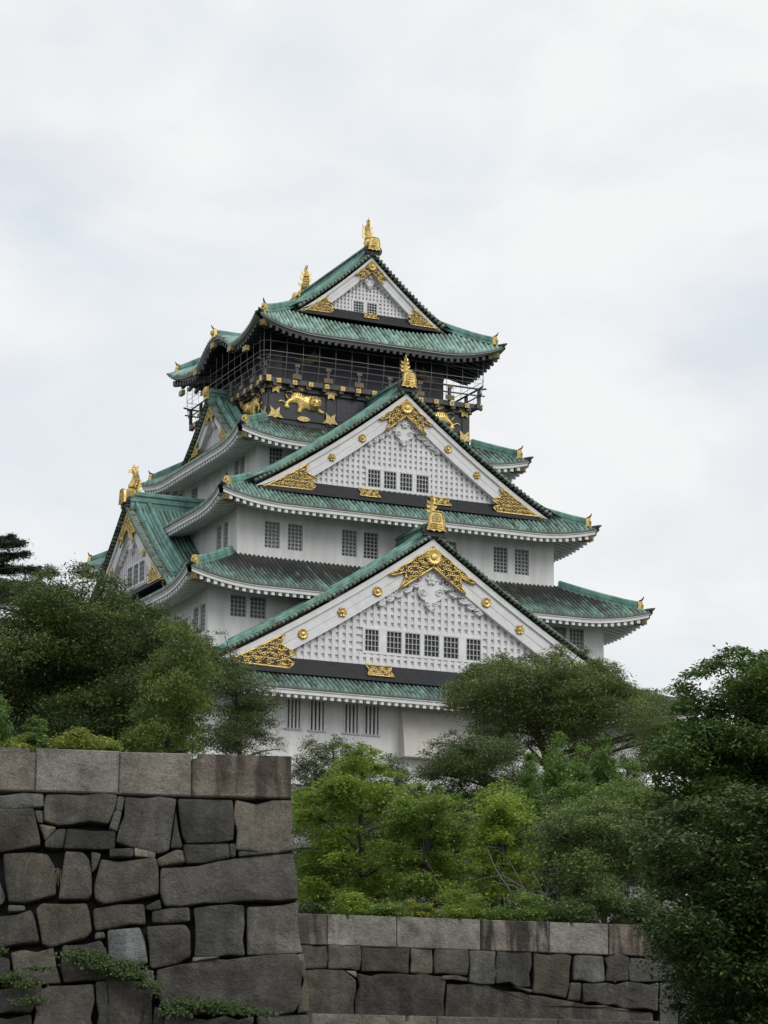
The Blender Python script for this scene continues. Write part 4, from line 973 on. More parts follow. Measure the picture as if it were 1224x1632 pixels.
def wallset(pl, par, stones, copings, outline, thick, rg):
    for poly, col in stones:
        P = [pl.at(*p) for p in poly]; v = rg.uniform(.78, 1.7)
        kid(stone(pl, P, None, tuple(c * v for c in col), 'stone', .5, rg.uniform(.03, .06), -.030, .03, .026, rg.uniform(.1, .45), rg, rg.uniform(-.03, .03)), par)
    for poly, col, stk in copings:
        P = [pl.at(*p) for p in poly]
        o = MB(); n = len(P); c = np.array(P).mean(0); Q = np.array(P); e = .02
        inset = c + (Q - c) * (1 - e / np.maximum(.2, np.abs(Q - c).max(0)))
        V = [pl.w(*p, -.9) for p in Q] + [pl.w(*p, -.012) for p in Q] + [pl.w(*p, .012) for p in inset]
        o.add(V, [tuple(range(n))[::-1], tuple(range(2 * n, 3 * n))] + [(k * n + i, k * n + (i + 1) % n, (k + 1) * n + (i + 1) % n, (k + 1) * n + i) for k in range(2) for i in range(n)])
        ob = o.build('coping_stone', M['stone']); ob.color = (*col, stk); kid(ob, par)
    P = [pl.at(*p) for p in outline]; b = MB(); n = len(P)
    V = [pl.w(*p, -.30) for p in P] + [pl.w(*p, -.30) + np.array([-.075 * thick, thick, 0]) for p in P]
    b.add(V, [tuple(range(n)), tuple(range(2 * n - 1, n - 1, -1))] + [(i, i + n, (i + 1) % n + n, (i + 1) % n) for i in range(n)])
    kid(b.build('wall_core', M['gap']), par)
CPL = [([(-160,1186.5),(47,1192),(47,1198),(57.3,1199),(55,1261),(-160,1257)], (.25,.235,.205), .15), ([(58,1192),(190.5,1197),(187.8,1265),(55.6,1261)], (.29,.285,.27), .05), ([(191,1198),(305.2,1200.6),(304.6,1269),(188.5,1265.5)], (.27,.255,.225), .15), ([(305.8,1208.5),(314.5,1207.8),(315.5,1201),(464.8,1205),(464,1272.5),(305.2,1269.5)], (.235,.205,.175), .8)]
xr = np.random.default_rng(77); yrow = 1258.0
for hr_ in (78, 96, 84, 104, 90):
    xq = -58.0
    while xq > -930:
        wq = xr.uniform(75, 165); j = lambda: xr.normal(0, 4)
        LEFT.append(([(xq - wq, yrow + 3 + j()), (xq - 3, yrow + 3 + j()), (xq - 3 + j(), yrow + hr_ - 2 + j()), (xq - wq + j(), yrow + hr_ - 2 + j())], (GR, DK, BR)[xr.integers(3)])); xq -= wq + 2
    yrow += hr_
xq = -161.0
while xq > -930:
    wq = xr.uniform(110, 150); CPL.append(([(xq - wq, 1186.5 + (xq - wq + 160) * .026), (xq, 1186.5 + (xq + 160) * .026), (xq, 1257 + (xq + 160) * .019), (xq - wq, 1257 + (xq - wq + 160) * .019)], (.26, .25, .235), .3)); xq -= wq + 1.5
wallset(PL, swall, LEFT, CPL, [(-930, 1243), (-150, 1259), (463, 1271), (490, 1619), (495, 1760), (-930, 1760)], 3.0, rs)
# ground fill on top of the near bastion is hidden by its coping
def Q6(l): return [(460 + a * .523, 1430 + b * .523) for a, b in l]
LOW = [(Q6(q), c) for q, c in (
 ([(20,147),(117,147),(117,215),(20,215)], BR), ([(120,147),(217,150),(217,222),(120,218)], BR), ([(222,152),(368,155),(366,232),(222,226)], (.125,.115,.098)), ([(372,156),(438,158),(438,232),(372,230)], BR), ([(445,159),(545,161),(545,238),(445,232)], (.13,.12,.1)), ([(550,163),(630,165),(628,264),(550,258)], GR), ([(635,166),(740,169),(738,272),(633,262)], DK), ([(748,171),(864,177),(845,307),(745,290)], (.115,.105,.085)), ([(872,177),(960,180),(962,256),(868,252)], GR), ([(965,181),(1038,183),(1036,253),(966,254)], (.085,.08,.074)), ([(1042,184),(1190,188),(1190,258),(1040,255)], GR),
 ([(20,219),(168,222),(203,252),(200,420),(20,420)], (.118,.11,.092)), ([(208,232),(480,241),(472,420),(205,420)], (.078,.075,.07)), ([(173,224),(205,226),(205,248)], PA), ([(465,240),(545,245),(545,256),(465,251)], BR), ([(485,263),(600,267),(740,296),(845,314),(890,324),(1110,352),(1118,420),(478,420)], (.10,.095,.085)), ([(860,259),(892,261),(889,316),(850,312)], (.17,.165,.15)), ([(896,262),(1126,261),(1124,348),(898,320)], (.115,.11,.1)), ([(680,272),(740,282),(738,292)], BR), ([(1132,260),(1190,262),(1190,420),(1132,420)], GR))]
PLW = Plane(760, 1465, 58.0, R(14), R(6))
def cop(x0, x1, notch=None):
    yt = lambda x: 49 + (x - 40) * .0345; yb = lambda x: 143.5 + (x - 40) * .0345
    p = [(x0, yt(x0))]
    if notch: p += [(notch - 6, yt(notch)), (notch - 6, yt(notch) + 12), (notch + 6, yt(notch) + 12), (notch + 6, yt(notch))]
    return Q6(p + [(x1, yt(x1)), (x1, yb(x1)), (x0, yb(x0))])
CPW = [(cop(-60, 117.5), (.24, .225, .2), .75), (cop(118.5, 328, 180), (.33, .32, .30), .3), (cop(329.5, 584, 522), (.32, .315, .295), .15), (cop(585.5, 793), (.26, .24, .215), .95), (cop(794.5, 974, 862), (.33, .325, .305), .1), (cop(975.5, 1200), (.22, .19, .165), .8), (cop(1201.5, 1400), (.28, .27, .25), .3), (cop(1401.5, 1650), (.28, .27, .25), .3)]
lwall = empty('stone_wall', PLW.w(2, -5)); tag(lwall, 'lower far wall with pale coping blocks running behind the dark tree at right', 'stone wall', 'castle stone walls', 'thing')
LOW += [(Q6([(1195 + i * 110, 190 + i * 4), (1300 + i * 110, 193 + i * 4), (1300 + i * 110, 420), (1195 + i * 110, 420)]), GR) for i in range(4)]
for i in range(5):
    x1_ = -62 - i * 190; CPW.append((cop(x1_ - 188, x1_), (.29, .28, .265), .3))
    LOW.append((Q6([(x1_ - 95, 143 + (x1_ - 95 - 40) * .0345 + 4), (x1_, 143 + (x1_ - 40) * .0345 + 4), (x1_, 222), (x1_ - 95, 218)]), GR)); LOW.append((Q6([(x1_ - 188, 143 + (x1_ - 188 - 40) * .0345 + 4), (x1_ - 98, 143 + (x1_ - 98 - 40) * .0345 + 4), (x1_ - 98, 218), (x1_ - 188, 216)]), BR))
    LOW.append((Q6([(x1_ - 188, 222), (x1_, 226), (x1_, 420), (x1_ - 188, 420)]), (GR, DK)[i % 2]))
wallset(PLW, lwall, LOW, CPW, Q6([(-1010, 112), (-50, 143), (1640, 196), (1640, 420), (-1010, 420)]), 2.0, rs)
PL3 = Plane(760, 1622, 51.0, R(14), R(4))
fwall = empty('stone_wall', PL3.w(2, -3.6)); tag(fwall, 'foremost low wall whose coping just shows at the bottom edge of the picture', 'stone wall', 'castle stone walls', 'thing')
def cop3(x0, x1, notch=None):
    yt = lambda x: 354 + (x - 68) * .0225
    p = [(x0, yt(x0))]
    if notch: p += [(notch - 3, yt(notch)), (notch - 3, yt(notch) + 16), (notch + 10, yt(notch) + 16), (notch + 10, yt(notch))]
    return Q6(p + [(x1, yt(x1)), (x1, yt(x1) + 95), (x0, yt(x0) + 95)])
CP3 = [(cop3(68, 451, 358), (.27, .26, .235), .2), (cop3(453, 820), (.22, .21, .19), .3), (cop3(822, 1130), (.20, .19, .175), .3), (cop3(1132, 1400), (.2, .19, .175), .3)]
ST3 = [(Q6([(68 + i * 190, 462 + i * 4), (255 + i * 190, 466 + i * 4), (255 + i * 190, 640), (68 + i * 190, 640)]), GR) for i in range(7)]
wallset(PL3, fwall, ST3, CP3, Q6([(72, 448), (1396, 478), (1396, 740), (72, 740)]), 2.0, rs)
# ------------------------------------------------------------------ vegetation
LM = {}
def lmat(k, col, tr=.3, hue=.3):
    if k not in LM: LM[k] = leaf_mat(k, col, tr, hue)
    return LM[k]
def leaf_mesh(name, C, U, Vv, val, m, parent):
    """one small folded leaf per row: C centre, U half length vector, Vv half width vector"""
    n = len(C); nrm = np.cross(U, Vv); nrm /= np.linalg.norm(nrm, axis=1)[:, None] + 1e-9
    dro = nrm * np.linalg.norm(Vv, axis=1)[:, None] * .35
    pts = np.stack([C - U, C + Vv - dro, C + U, C - Vv - dro], 1).reshape(-1, 3)
    me = bpy.data.meshes.new(name); me.vertices.add(4 * n); me.vertices.foreach_set('co', pts.astype(np.float32).ravel())
    me.loops.add(6 * n); idx = np.arange(n)[:, None] * 4
    tri = np.concatenate([idx + [0, 1, 2], idx + [0, 2, 3]], 1).reshape(-1)
    me.loops.foreach_set('vertex_index', tri.astype(np.int32))
    me.polygons.add(2 * n); me.polygons.foreach_set('loop_start', np.arange(0, 6 * n, 3, dtype=np.int32)); me.polygons.foreach_set('loop_total', np.full(2 * n, 3, np.int32))
    at = me.attributes.new('leaf', 'FLOAT', 'POINT'); at.data.foreach_set('value', np.repeat(np.clip(val, 0, 1), 4).astype(np.float32))
    me.update(calc_edges=True); me.materials.append(m)
    o = bpy.data.objects.new(name, me); sc.collection.objects.link(o); o.parent = parent
    return o
def tree(name, label, cat, dist, poly, trunk, mk, nleaf, leaf=.13, rmax=60, nblob=60, depth=2.5, flat=.55, clump=.55, asp=.42, droop=.3, seed=0, group=None, limbs=14, tr=.16, upright=0.0, hole=None, ground_z=None, spread=.32, bark='bark', blobs=None, back=0.0):
    rg = np.random.default_rng(seed + 100)
    P = np.array(poly, float); mpp = dist / F_PX * 1.03
    # blobs inside the outline
    bl = []; tries = 0
    if blobs: bl = [(u, v, r, rg.uniform(-1, 1) * depth) for u, v, r in blobs]
    while not blobs and len(bl) < nblob and tries < 8000:
        tries += 1
        u, v = rg.uniform(P[:, 0].min(), P[:, 0].max()), rg.uniform(P[:, 1].min(), P[:, 1].max())
        if not in_poly(np.array([u]), np.array([v]), poly)[0]: continue
        if hole and any((u - h[0]) ** 2 + (v - h[1]) ** 2 < h[2] ** 2 for h in hole): continue
        e = float(edge_dist(np.array([u]), np.array([v]), poly)[0]); 
        if e < rmax * .14: continue
        r = min(e, rmax) * rg.uniform(.75, 1.05); r = max(r, rmax * .22)
        k = math.sqrt(min(1, e / (rmax * 1.3)))
        bl.append((u, v, r, rg.uniform(-1, 1) * depth * (.3 + .7 * k)))
    for k in range(0 if blobs else nblob // 3):     # sprigs that break the outline
        i = rg.integers(len(P)); t_ = rg.random(); a, b = P[i], P[(i + 1) % len(P)]; e = a + (b - a) * t_
        if e[1] > P[:, 1].max() - 12: continue
        cc_ = P.mean(0); e = e + (cc_ - e) / np.linalg.norm(cc_ - e) * rg.uniform(-.06, .22) * rmax
        bl.append((e[0], e[1], rmax * rg.uniform(.16, .30), rg.uniform(-1, 1) * depth * .5))
    base_uv = trunk[0]
    g0 = W(base_uv[0], base_uv[1], dist); gz = ground_z if ground_z is not None else g0[2]
    root = empty(name, (g0[0], g0[1], gz)); tag(root, label, cat, group)
    org = np.array([g0[0], g0[1], gz])
    bl = [(u, v, r, dy + back) for u, v, r, dy in bl]
    cen = np.array([W(u, v, dist + dy) for u, v, r, dy in bl]); rad = np.array([r * mpp for u, v, r, dy in bl])
    # trunk and limbs
    tk = MB(); tp = np.array([W(u, v, dist) for u, v in trunk]); tp = np.concatenate([[[tp[0][0], tp[0][1], gz - .3]], tp]) - org
    T = np.linspace(0, len(tp) - 1, 12); tq = np.stack([np.interp(T, range(len(tp)), tp[:, i]) for i in range(3)], 1); tq[1:-1] += rg.normal(0, tr * .25, (10, 3))
    rr = np.linspace(tr, tr * .35, 12); tk.tube(tq, rr, 8)
    order = rg.permutation(len(bl))[:limbs]; joints = []
    for i in order:
        e = cen[i] - org; j = int(np.argmin(np.linalg.norm(tq - e, axis=1) + np.where(tq[:, 2] > e[2] - .1, 1.5, 0) + rg.uniform(0, .8, 12)))
        a = tq[j]; m = a * .5 + e * .5 + np.array([0, 0, np.linalg.norm(e - a) * .10]) + rg.normal(0, .12 * np.linalg.norm(e - a), 3) * [1, 1, .4]
        t = np.linspace(0, 1, 8)[:, None]; cu = (1 - t) ** 2 * a + 2 * t * (1 - t) * m + t * t * e
        w = rr[j] * .55; tk.tube(cu, np.linspace(w, w * .22, 8), 6); joints.append(cu[5])
        for q in range(3):
            d = rg.normal(0, 1, 3); d[2] = abs(d[2]) * .6; d /= np.linalg.norm(d); s0 = cu[rg.integers(3, 8)]
            L_ = rad[i] * rg.uniform(.5, 1.0); tk.tube([s0, s0 + d * L_ * .5 + rg.normal(0, .05, 3), s0 + d * L_], [w * .3, w * .2, w * .06], 5)
    tk.build('trunk', M[bark], root, True)
    # leaves in clumps
    leaf *= .68; nleaf = int(nleaf * 1.9)
    wgt = rad ** 2; wgt /= wgt.sum()
    C, U, V, val = [], [], [], []
    for i in range(len(bl)):
        n = int(nleaf * wgt[i]); 
        if n < 6: continue
        nc = max(3, int(n / 70)); r = rad[i]; bv = rg.normal(0, .13)
        dv = rg.normal(0, 1, (nc, 3)); dv[:, 2] = dv[:, 2] * .8 + .45; dv /= np.linalg.norm(dv, axis=1)[:, None]
        cc = cen[i] + dv * (r * rg.uniform(.74, 1.0, (nc, 1))) * [1, 1, flat + .25]
        cs = clump * rg.uniform(.6, 1.25, nc) * min(1, r / clump * .8 + .25); cv = rg.normal(.45, .16, nc); 
        k = rg.integers(0, nc, n); off = rg.normal(0, 1, (n, 3)) * [1, 1, .38 + .5 * upright] * spread * 1.6
        pos = cc[k] + off * cs[k][:, None]; pos[:, 2] -= droop * (off[:, 0] ** 2 + off[:, 1] ** 2) * cs[k] * .35
        C.append(pos); val.append(bv + cv[k] + rg.normal(0, .17, n))
        out = pos - cc[k]; a = rg.uniform(0, 2 * math.pi, n)
        d = np.stack([np.cos(a), np.sin(a), rg.normal(-droop, .35, n) + upright], 1) + out * .8; d /= np.linalg.norm(d, axis=1)[:, None]
        up = np.stack([rg.normal(0, .45, n), rg.normal(0, .45, n), np.ones(n)], 1); s_ = np.cross(d, up); s_ /= np.linalg.norm(s_, axis=1)[:, None] + 1e-9
        ll = leaf * rg.uniform(.65, 1.3, n)[:, None] * .5; U.append(d * ll); V.append(s_ * ll * asp)
    C = np.concatenate(C) - org
    leaf_mesh('crown', C, np.concatenate(U), np.concatenate(V), np.concatenate(val), mk, root)
    return root
DARK = lmat('dark_broadleaf', (0.089, 0.139, 0.048)); DARK2 = lmat('deep_green', (0.065, 0.111, 0.036)); OLV = lmat('olive_leaf', (0.133, 0.187, 0.067)); BRT = lmat('bright_maple', (.20, .315, .06), .42); MID = lmat('mid_green', (0.140, 0.234, 0.062), .35); YEL = lmat('yellow_green', (0.221, 0.286, 0.065), .35); DUL = lmat('dull_green', (0.121, 0.196, 0.068)); GIN = lmat('ginkgo_green', (0.113, 0.211, 0.050), .35); CON = lmat('conifer', (0.039, 0.058, 0.036), .1); RGT = lmat('glossy_green', (0.081, 0.153, 0.040), .3); IVY = lmat('ivy_leaf', (.045, .085, .020), .3); SILV = lmat('grey_green', (0.117, 0.163, 0.078), .3)
GRP = 'trees and shrubs between the walls and the castle'
# behind the near wall, left
CB = []
for x0, y0, x1, y1 in ((-60, 852, 36, 866), (-70, 880, 40, 884), (-60, 895, 74, 908), (-60, 922, 64, 930), (-60, 866, 18, 856), (-60, 945, 50, 950)):
    for t_ in np.linspace(0, 1, 15): CB.append((x0 + (x1 - x0) * t_, y0 + (y1 - y0) * t_ + 7 * math.sin(t_ * 3.1), 16 - 9 * t_))
tree('conifer', 'dark conifer with layered drooping sprays at the far left edge', 'tree', 94, [(-90,850),(70,850),(70,940),(-90,940)], [(-60,1210),(-50,1000),(-48,840)], CON, 34000, .24, 20, 40, 1.3, .4, .42, .2, .35, 1, GRP, 60, .2, ground_z=7.6, blobs=CB)
tree('broadleaf_tree', 'large spreading dark tree filling the left behind the near wall', 'tree', 82, [(-110,935),(-40,922),(20,935),(60,922),(110,903),(160,915),(200,932),(240,962),(272,990),(310,1012),(335,1045),(325,1110),(325,1215),(-110,1230)], [(60,1260),(70,1160),(90,1060),(120,980)], DARK, 105000, .18, 62, 120, 4.2, .35, .6, .4, .35, 2, GRP, 34, .28, ground_z=7.0)
tree('broadleaf_tree', 'brighter green tree with drooping leaves right of the large dark tree', 'tree', 76, [(258,985),(300,1000),(338,1030),(332,1090),(318,1150),(322,1205),(195,1215),(215,1130),(240,1060)], [(265,1250),(270,1130),(280,1040)], lmat('drooping_leaf', (0.120, 0.183, 0.048), .35), 17000, .16, 22, 80, 2.6, .5, .5, .38, .7, 3, GRP, 14, .14, ground_z=6.6)
tree('feathery_tree', 'thin feathery tree with castle wall showing through, beside the near wall corner', 'tree', 88, [(325,1015),(350,1000),(392,1055),(432,1075),(446,1110),(436,1160),(456,1190),(440,1212),(318,1215),(315,1100)], [(385,1250),(380,1160),(372,1060)], lmat('feathery', (0.120, 0.167, 0.073)), 19000, .15, 24, 70, 1.8, .3, .5, .3, .4, 4, GRP, 20, .12, ground_z=7.2)
tree('sapling', 'small upright light green sapling at the left edge above the wall', 'sapling', 52, [(-18,1120),(-4,1095),(8,1130),(14,1180),(10,1215),(-25,1215)], [(-3,1220),(-3,1120)], GIN, 2200, .12, 16, 14, .5, .8, .3, .35, .1, 5, GRP, 6, .04, upright=.8, ground_z=5.4)
for i, (po_, n_) in enumerate((([(5,1195),(20,1178),(55,1172),(95,1180),(105,1215),(0,1215)], 5500), ([(95,1190),(105,1168),(130,1162),(165,1175),(190,1192),(195,1215),(95,1215)], 6500), ([(40,1190),(48,1150),(62,1140),(66,1165),(78,1195),(70,1215),(40,1215)], 1800))):
    tree('shrub', ('low yellow green shrub topping the near wall at far left', 'rounded yellow green shrub topping the near wall, right of the lower one', 'thin upright sprig rising behind the yellow shrubs on the near wall')[i], 'shrub', 43, po_, [((po_[0][0] + po_[-2][0]) / 2, 1228), ((po_[0][0] + po_[-2][0]) / 2, 1200)], YEL if i < 2 else MID, n_, .085, 22, 22, .8, .6, .22, .5, .2, 10 + i, GRP, 6, .03, ground_z=5.35)
# in front of the castle, right of centre
tree('broadleaf_tree', 'broad dark olive tree with visible limbs in front of the castle, right of centre', 'tree', 112, [(702,1125),(720,1080),(745,1055),(790,1040),(830,1048),(850,1038),(905,1030),(955,1042),(988,1065),(1008,1097),(1045,1102),(1075,1115),(1085,1160),(1050,1188),(990,1182),(1000,1225),(950,1238),(905,1232),(880,1205),(840,1185),(800,1200),(760,1180),(735,1152)], [(895,1290),(880,1240),(866,1190),(850,1150),(870,1100)], OLV, 64000, .20, 36, 110, 4.5, .35, .65, .36, .35, 20, GRP, 36, .30, ground_z=9.0)
tree('broadleaf_tree', 'low dark tree under the white drop box, left of the olive tree', 'tree', 104, [(664,1218),(690,1182),(725,1165),(770,1158),(835,1180),(868,1230),(860,1285),(770,1300),(700,1280),(672,1245)], [(790,1310),(775,1250),(760,1200)], DARK, 26000, .16, 30, 48, 2.6, .45, .5, .36, .35, 21, GRP, 18, .16, ground_z=8.4)
tree('light_shrub_tree', 'thin pale green tree against the white castle wall beside the near wall corner', 'tree', 92, [(462,1222),(480,1190),(500,1172),(540,1176),(560,1190),(600,1192),(640,1208),(660,1240),(660,1290),(462,1300)], [(540,1310),(535,1230),(530,1190)], SILV, 15000, .13, 26, 56, 1.8, .6, .4, .42, .2, 22, GRP, 18, .08, ground_z=7.8)
tree('olive_tree', 'pale olive tree between the broad olive tree and the dark tree at right', 'tree', 98, [(1000,1110),(1055,1098),(1090,1112),(1120,1160),(1110,1250),(1000,1250),(990,1160)], [(1050,1290),(1050,1180)], OLV, 16000, .15, 30, 36, 2, .45, .5, .36, .3, 23, GRP, 12, .12, ground_z=8.2)
for i, (x, yt, w_) in enumerate(((888, 1172, 26), (925, 1192, 24), (962, 1176, 26), (1000, 1196, 28), (845, 1205, 18))):
    tree('upright_tree', ('narrow upright bright green tree, leftmost tall one under the olive tree', 'narrow upright bright green tree, second spire under the olive tree', 'narrow upright bright green tree, tallest middle spire', 'narrow upright bright green tree, rightmost spire', 'small thin upright green tree left of the spires')[i], 'tree', 82 + i, [(x - 3, yt), (x + 4, yt), (x + w_ * .6, yt + 45), (x + w_, yt + 110), (x - w_, yt + 110), (x - w_ * .6, yt + 45)], [(x, 1320), (x, yt + 20)], GIN, 5200, .14, 20, 26, 1.0, .9, .35, .4, .0, 30 + i, 'narrow upright trees', 12, .06, upright=.7, ground_z=7.3)
# dark backing trees low in front of the castle base
for i, (po_, lb) in enumerate((([(455,1270),(520,1250),(600,1245),(660,1262),(675,1350),(665,1480),(455,1480)], 'dark tree behind the bright young trees, beside the near wall edge'), ([(645,1285),(700,1262),(780,1262),(860,1262),(880,1350),(870,1480),(645,1480)], 'dark tree behind the bright young trees, under the drop box'), ([(850,1280),(920,1250),(1000,1225),(1080,1210),(1100,1300),(1100,1480),(850,1480)], 'dark tree behind the upright spires at right'))):
    tree('evergreen_tree', lb, 'tree', 90 - i, po_, [((po_[0][0] + po_[3][0]) / 2, 1490), ((po_[0][0] + po_[3][0]) / 2, 1330)], DARK2, 26000, .17, 50, 60, 2.5, .5, .6, .42, .3, 40 + i, GRP, 12, .16, ground_z=6.5)
tree('young_maple', 'tallest bright green young tree with a slim trunk, just right of the near wall', 'tree', 68, [(458,1275),(480,1250),(505,1246),(530,1236),(545,1215),(552,1192),(575,1181),(590,1196),(605,1200),(618,1225),(640,1232),(652,1258),(668,1300),(660,1400),(645,1475),(458,1475)], [(577,1490),(576,1380),(574,1290),(575,1200)], BRT, 22000, .185, 24, 96, 2.8, .22, .42, .42, .3, 50, GRP, 34, .11, ground_z=5.3, back=1.1)
tree('young_maple', 'bright green young tree with a dark crooked trunk behind the low wall, centre', 'tree', 64, [(610,1300),(640,1265),(672,1248),(705,1256),(738,1275),(748,1320),(762,1380),(745,1425),(700,1440),(640,1445),(610,1400)], [(688,1490),(690,1400),(676,1362),(690,1300)], lmat('maple_mid', (.155, .255, .055), .4), 15500, .175, 22, 72, 2.2, .3, .42, .42, .3, 51, GRP, 28, .11, ground_z=5.3, back=.9)
tree('young_maple', 'bright yellow green young tree right of the crooked trunk', 'tree', 71, [(752,1295),(772,1258),(800,1238),(826,1262),(850,1305),(862,1370),(850,1425),(790,1450),(745,1420)], [(800,1490),(802,1370),(803,1270)], BRT, 11500, .18, 22, 56, 2.2, .25, .42, .42, .3, 52, GRP, 20, .09, ground_z=5.4, back=.7)
tree('vase_shaped_tree', 'dull green tree with dark stems fanning out behind the low wall', 'tree', 62, [(842,1335),(880,1292),(930,1268),(985,1272),(1040,1295),(1060,1380),(1055,1450),(960,1440),(850,1420)], [(915,1490),(918,1430),(925,1370),(945,1300)], DUL, 19000, .14, 28, 84, 2.0, .45, .38, .4, .35, 53, GRP, 40, .10, ground_z=5.3, back=1.0)
tree('broadleaf_tree', 'muted green tree behind the fan shaped stems', 'tree', 74, [(835,1290),(880,1262),(950,1240),(1030,1245),(1070,1262),(1080,1350),(1060,1400),(840,1390)], [(960,1480),(960,1330)], MID, 20000, .17, 30, 64, 2, .5, .45, .4, .3, 54, GRP, 14, .1, ground_z=5.8)
for i, (x, y, w_, h_) in enumerate(((500, 1462, 34, 40), (560, 1466, 40, 36), (620, 1462, 36, 44), (668, 1470, 34, 30), (735, 1466, 46, 42), (790, 1468, 40, 36), (842, 1474, 40, 44), (905, 1476, 46, 50), (965, 1474, 44, 54), (1020, 1474, 44, 50))):
    h_ *= (.7, 1.3, .6, 1.1, 1.6, .7, 1.4, 1.0, 1.7, .8)[i]
    nm = ['dark', 'fresh green', 'mid green', 'pale', 'bright', 'light leaved', 'fern like', 'wispy', 'dull green', 'deep green'][i]
    tree('shrub', f'{nm} low shrub edging the low wall coping, ' + ('at its left end', 'below the tall maple', 'right of the tall maple trunk', 'at the foot of the crooked trunk', 'right of the crooked trunk', 'below the yellow green tree', 'under the bare branches', 'at the foot of the fan shaped tree', 'right of the fan shaped tree', 'next to the dark tree at right')[i], 'shrub', 60.6 - .03 * i, [(x - w_, y + 18), (x - w_ * .8, y - h_ * .5), (x - w_ * .2, y - h_), (x + w_ * .5, y - h_ * .8), (x + w_, y - h_ * .2), (x + w_, y + 18)], [(x, y + 20), (x, y - 5)], (DARK2, BRT, MID, YEL, BRT, MID, MID, DUL, DUL, DARK2)[i], 3000, .12, 22, 22, .55, .55, .26, .4, .3, 60 + i, 'shrubs along the low wall', 7, .02, ground_z=5.25)
tree('evergreen_tree', 'dark tree far behind the light leaved tree at right', 'tree', 100, [(1090,1165),(1140,1150),(1200,1160),(1290,1140),(1400,1160),(1400,1500),(1080,1500)], [(1210,1500),(1200,1300)], DARK2, 30000, .17, 50, 80, 3, .5, .6, .42, .3, 44, GRP, 12, .16, ground_z=8)
tree('evergreen_tree', 'dark tree mass far behind the large spreading tree at left', 'tree', 97, [(-110,965),(40,952),(160,962),(240,1005),(290,1060),(300,1225),(-110,1225)], [(80,1240),(80,1100)], DARK2, 34000, .17, 50, 80, 2.5, .5, .6, .42, .3, 45, GRP, 12, .16, ground_z=8)
tree('evergreen_tree', 'long dark shrub row at the foot of the white castle wall', 'shrub', 103, [(470,1246),(560,1236),(650,1240),(700,1246),(880,1262),(880,1330),(470,1330)], [(640,1345),(640,1280)], DARK2, 22000, .15, 26, 90, 1.5, .5, .5, .42, .3, 46, GRP, 12, .1, ground_z=9)
# bare grey branches
bw = MB(); rg = np.random.default_rng(5)
for pts in ([(845,1470),(820,1430),(790,1385),(775,1350)], [(850,1475),(835,1415),(800,1395),(770,1400)], [(880,1470),(840,1425),(812,1372)], [(870,1455),(820,1412),(795,1408),(765,1418)], [(900,1470),(868,1430),(850,1390)]):
    q = np.array([W(u, v, 61.3 + k * .25) for k, (u, v) in enumerate(pts)]); bw.tube(q, np.linspace(.028, .008, len(q)), 5)
    for k in range(4):
        a = q[rg.integers(1, len(q))]; d = rg.normal(0, .35, 3); bw.tube([a, a + d * .5 + [0, 0, .1], a + d + [0, 0, .15]], [.01, .007, .003], 4)
tag(bw.build('bare_branches', M['deadwood'], None, True), 'bare grey dead branches leaning over the low wall between the green shrubs', 'branches')
# right foreground trees
tree('broadleaf_tree', 'light leaved tree with sky showing through, top right', 'tree', 50, [(1400,1020),(1290,1030),(1224,1046),(1185,1038),(1150,1040),(1118,1070),(1088,1082),(1082,1120),(1092,1152),(1062,1176),(1042,1215),(1052,1260),(1040,1320),(1400,1360)], [(1230,1650),(1215,1400),(1195,1250),(1180,1130)], RGT, 70000, .145, 36, 130, 2.0, .45, .42, .45, .3, 70, None, 34, .14, ground_z=0.0, hole=[(1190, 1150, 14)])
tree('broadleaf_tree', 'big dark foreground tree covering the end of the low wall at bottom right', 'tree', 43, [(1420,1230),(1300,1235),(1224,1250),(1150,1262),(1090,1275),(1048,1297),(1022,1318),(1018,1340),(1044,1372),(1030,1402),(1062,1432),(1040,1478),(1052,1512),(1062,1545),(1084,1570),(1080,1610),(1100,1650),(1095,1720),(1420,1720)], [(1240,1800),(1225,1560),(1190,1400)], lmat('dark_foreground_leaf', (0.058, 0.105, 0.032), .28), 85000, .145, 46, 150, 2.2, .42, .45, .45, .35, 71, None, 30, .16, ground_z=0.0)  # this tree's own deeper leaf green
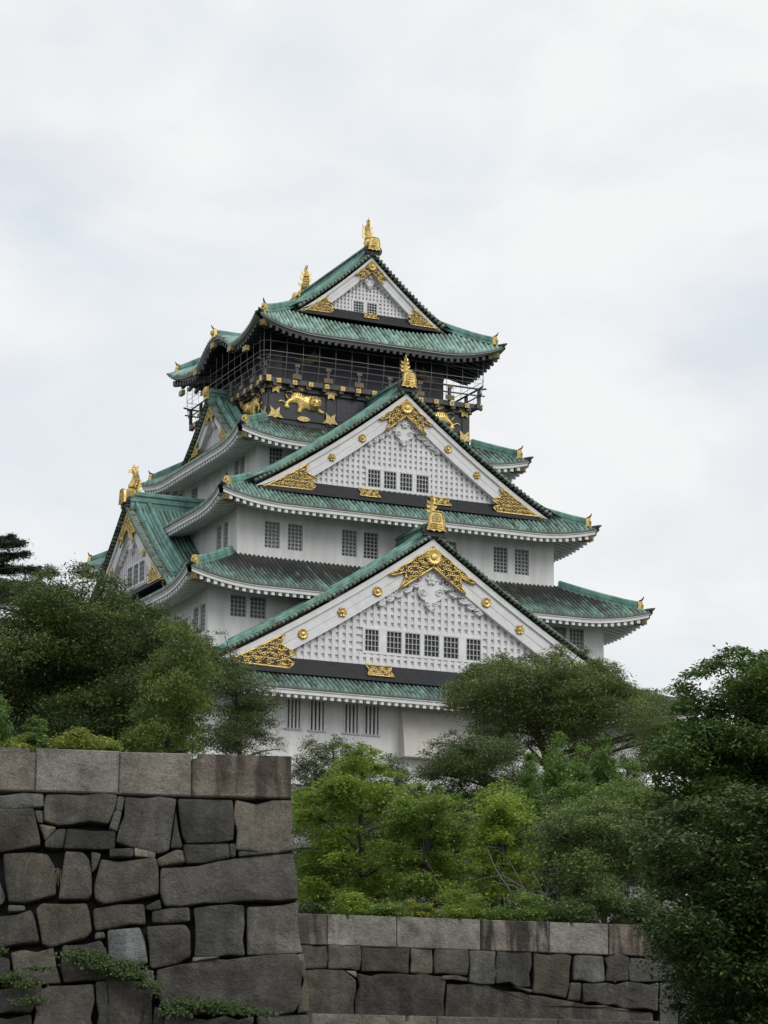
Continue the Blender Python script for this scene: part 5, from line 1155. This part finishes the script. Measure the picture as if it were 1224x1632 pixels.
# creepers on the near wall
def ivy(label, blobs, seed, n):
    rg = np.random.default_rng(seed); C, U, V, val = [], [], [], []
    x0, z0 = PL.at(blobs[0][0], blobs[0][1]); org = PL.w(x0, z0, 0)
    root = empty('creeper', org); tag(root, label, 'creeper', 'creepers on the near wall')
    tot = sum(b[2] * b[3] for b in blobs)
    for u, v, a, b in blobs:
        m = int(n * a * b / tot); uu, vv = rg.normal(u, a * .5, m), rg.normal(v, b * .38, m)
        for p, q in zip(uu, vv):
            x, z = PL.at(p, q); C.append(PL.w(x, z, .12 + rg.uniform(0, .16)) - org)
            d = PL.t * rg.normal() + PL.up * (rg.normal() * .6 - .7) + PL.n * .3; d /= np.linalg.norm(d)
            s_ = np.cross(d, PL.n + rg.normal(0, .5, 3)); s_ /= np.linalg.norm(s_); l = rg.uniform(.013, .028); U.append(d * l); V.append(s_ * l * .75); val.append(rg.normal(.5, .2))
        st_ = MB(); p0, p1 = PL.at(u - a, v - b * .3), PL.at(u + a, v + b * .3); st_.tube([PL.w(*p0, .1) - org, PL.w((p0[0] + p1[0]) / 2, (p0[1] + p1[1]) / 2 + .03, .13) - org, PL.w(*p1, .1) - org], .008, 4); st_.build('stem', M['bark'], root)
    leaf_mesh('foliage', np.array(C), np.array(U), np.array(V), np.array(val), IVY, root)
ivy('longest green creeper spreading over the middle left of the near wall', [(135, 1530, 34, 12), (180, 1545, 40, 12), (210, 1558, 26, 10), (235, 1575, 18, 8), (250, 1585, 8, 7)], 1, 2600)
ivy('green creeper hanging at the bottom of the near wall, towards its corner', [(300, 1605, 36, 12), (345, 1608, 40, 12), (390, 1618, 34, 7), (425, 1622, 18, 4), (280, 1618, 26, 12)], 2, 2000)
ivy('thin green creeper at the bottom left of the near wall', [(60, 1548, 26, 5), (40, 1575, 30, 9), (25, 1560, 20, 8), (50, 1600, 26, 9), (5, 1520, 8, 6), (10, 1565, 14, 8)], 3, 900)
# dry grass hanging from the joints
for k, (u, v) in enumerate(((68, 1362), (92, 1385), (48, 1368))):
    mb = MB(); x, z = PL.at(u, v); og_ = PL.w(x, z, 0)
    for i in range(9):
        e = rs.normal(0, .07); l = rs.uniform(.15, .34); mb.tube([PL.w(x, z, .05) - og_, PL.w(x + e * .5, z - l * .3, .16) - og_, PL.w(x + e, z - l, .14) - og_], .0045, 3)
    o = mb.build('dry_grass', mat('straw', (.13, .108, .066), .8), None); o.location = og_
    tag(o, ('dry straw tuft hanging over the second stone row of the near wall', 'dry straw strands in the wide joint left of the tall narrow stone', 'small dry straw tuft at the near wall left of the longest tuft')[k], 'dry grass', 'dry grass in the near wall', 'thing')
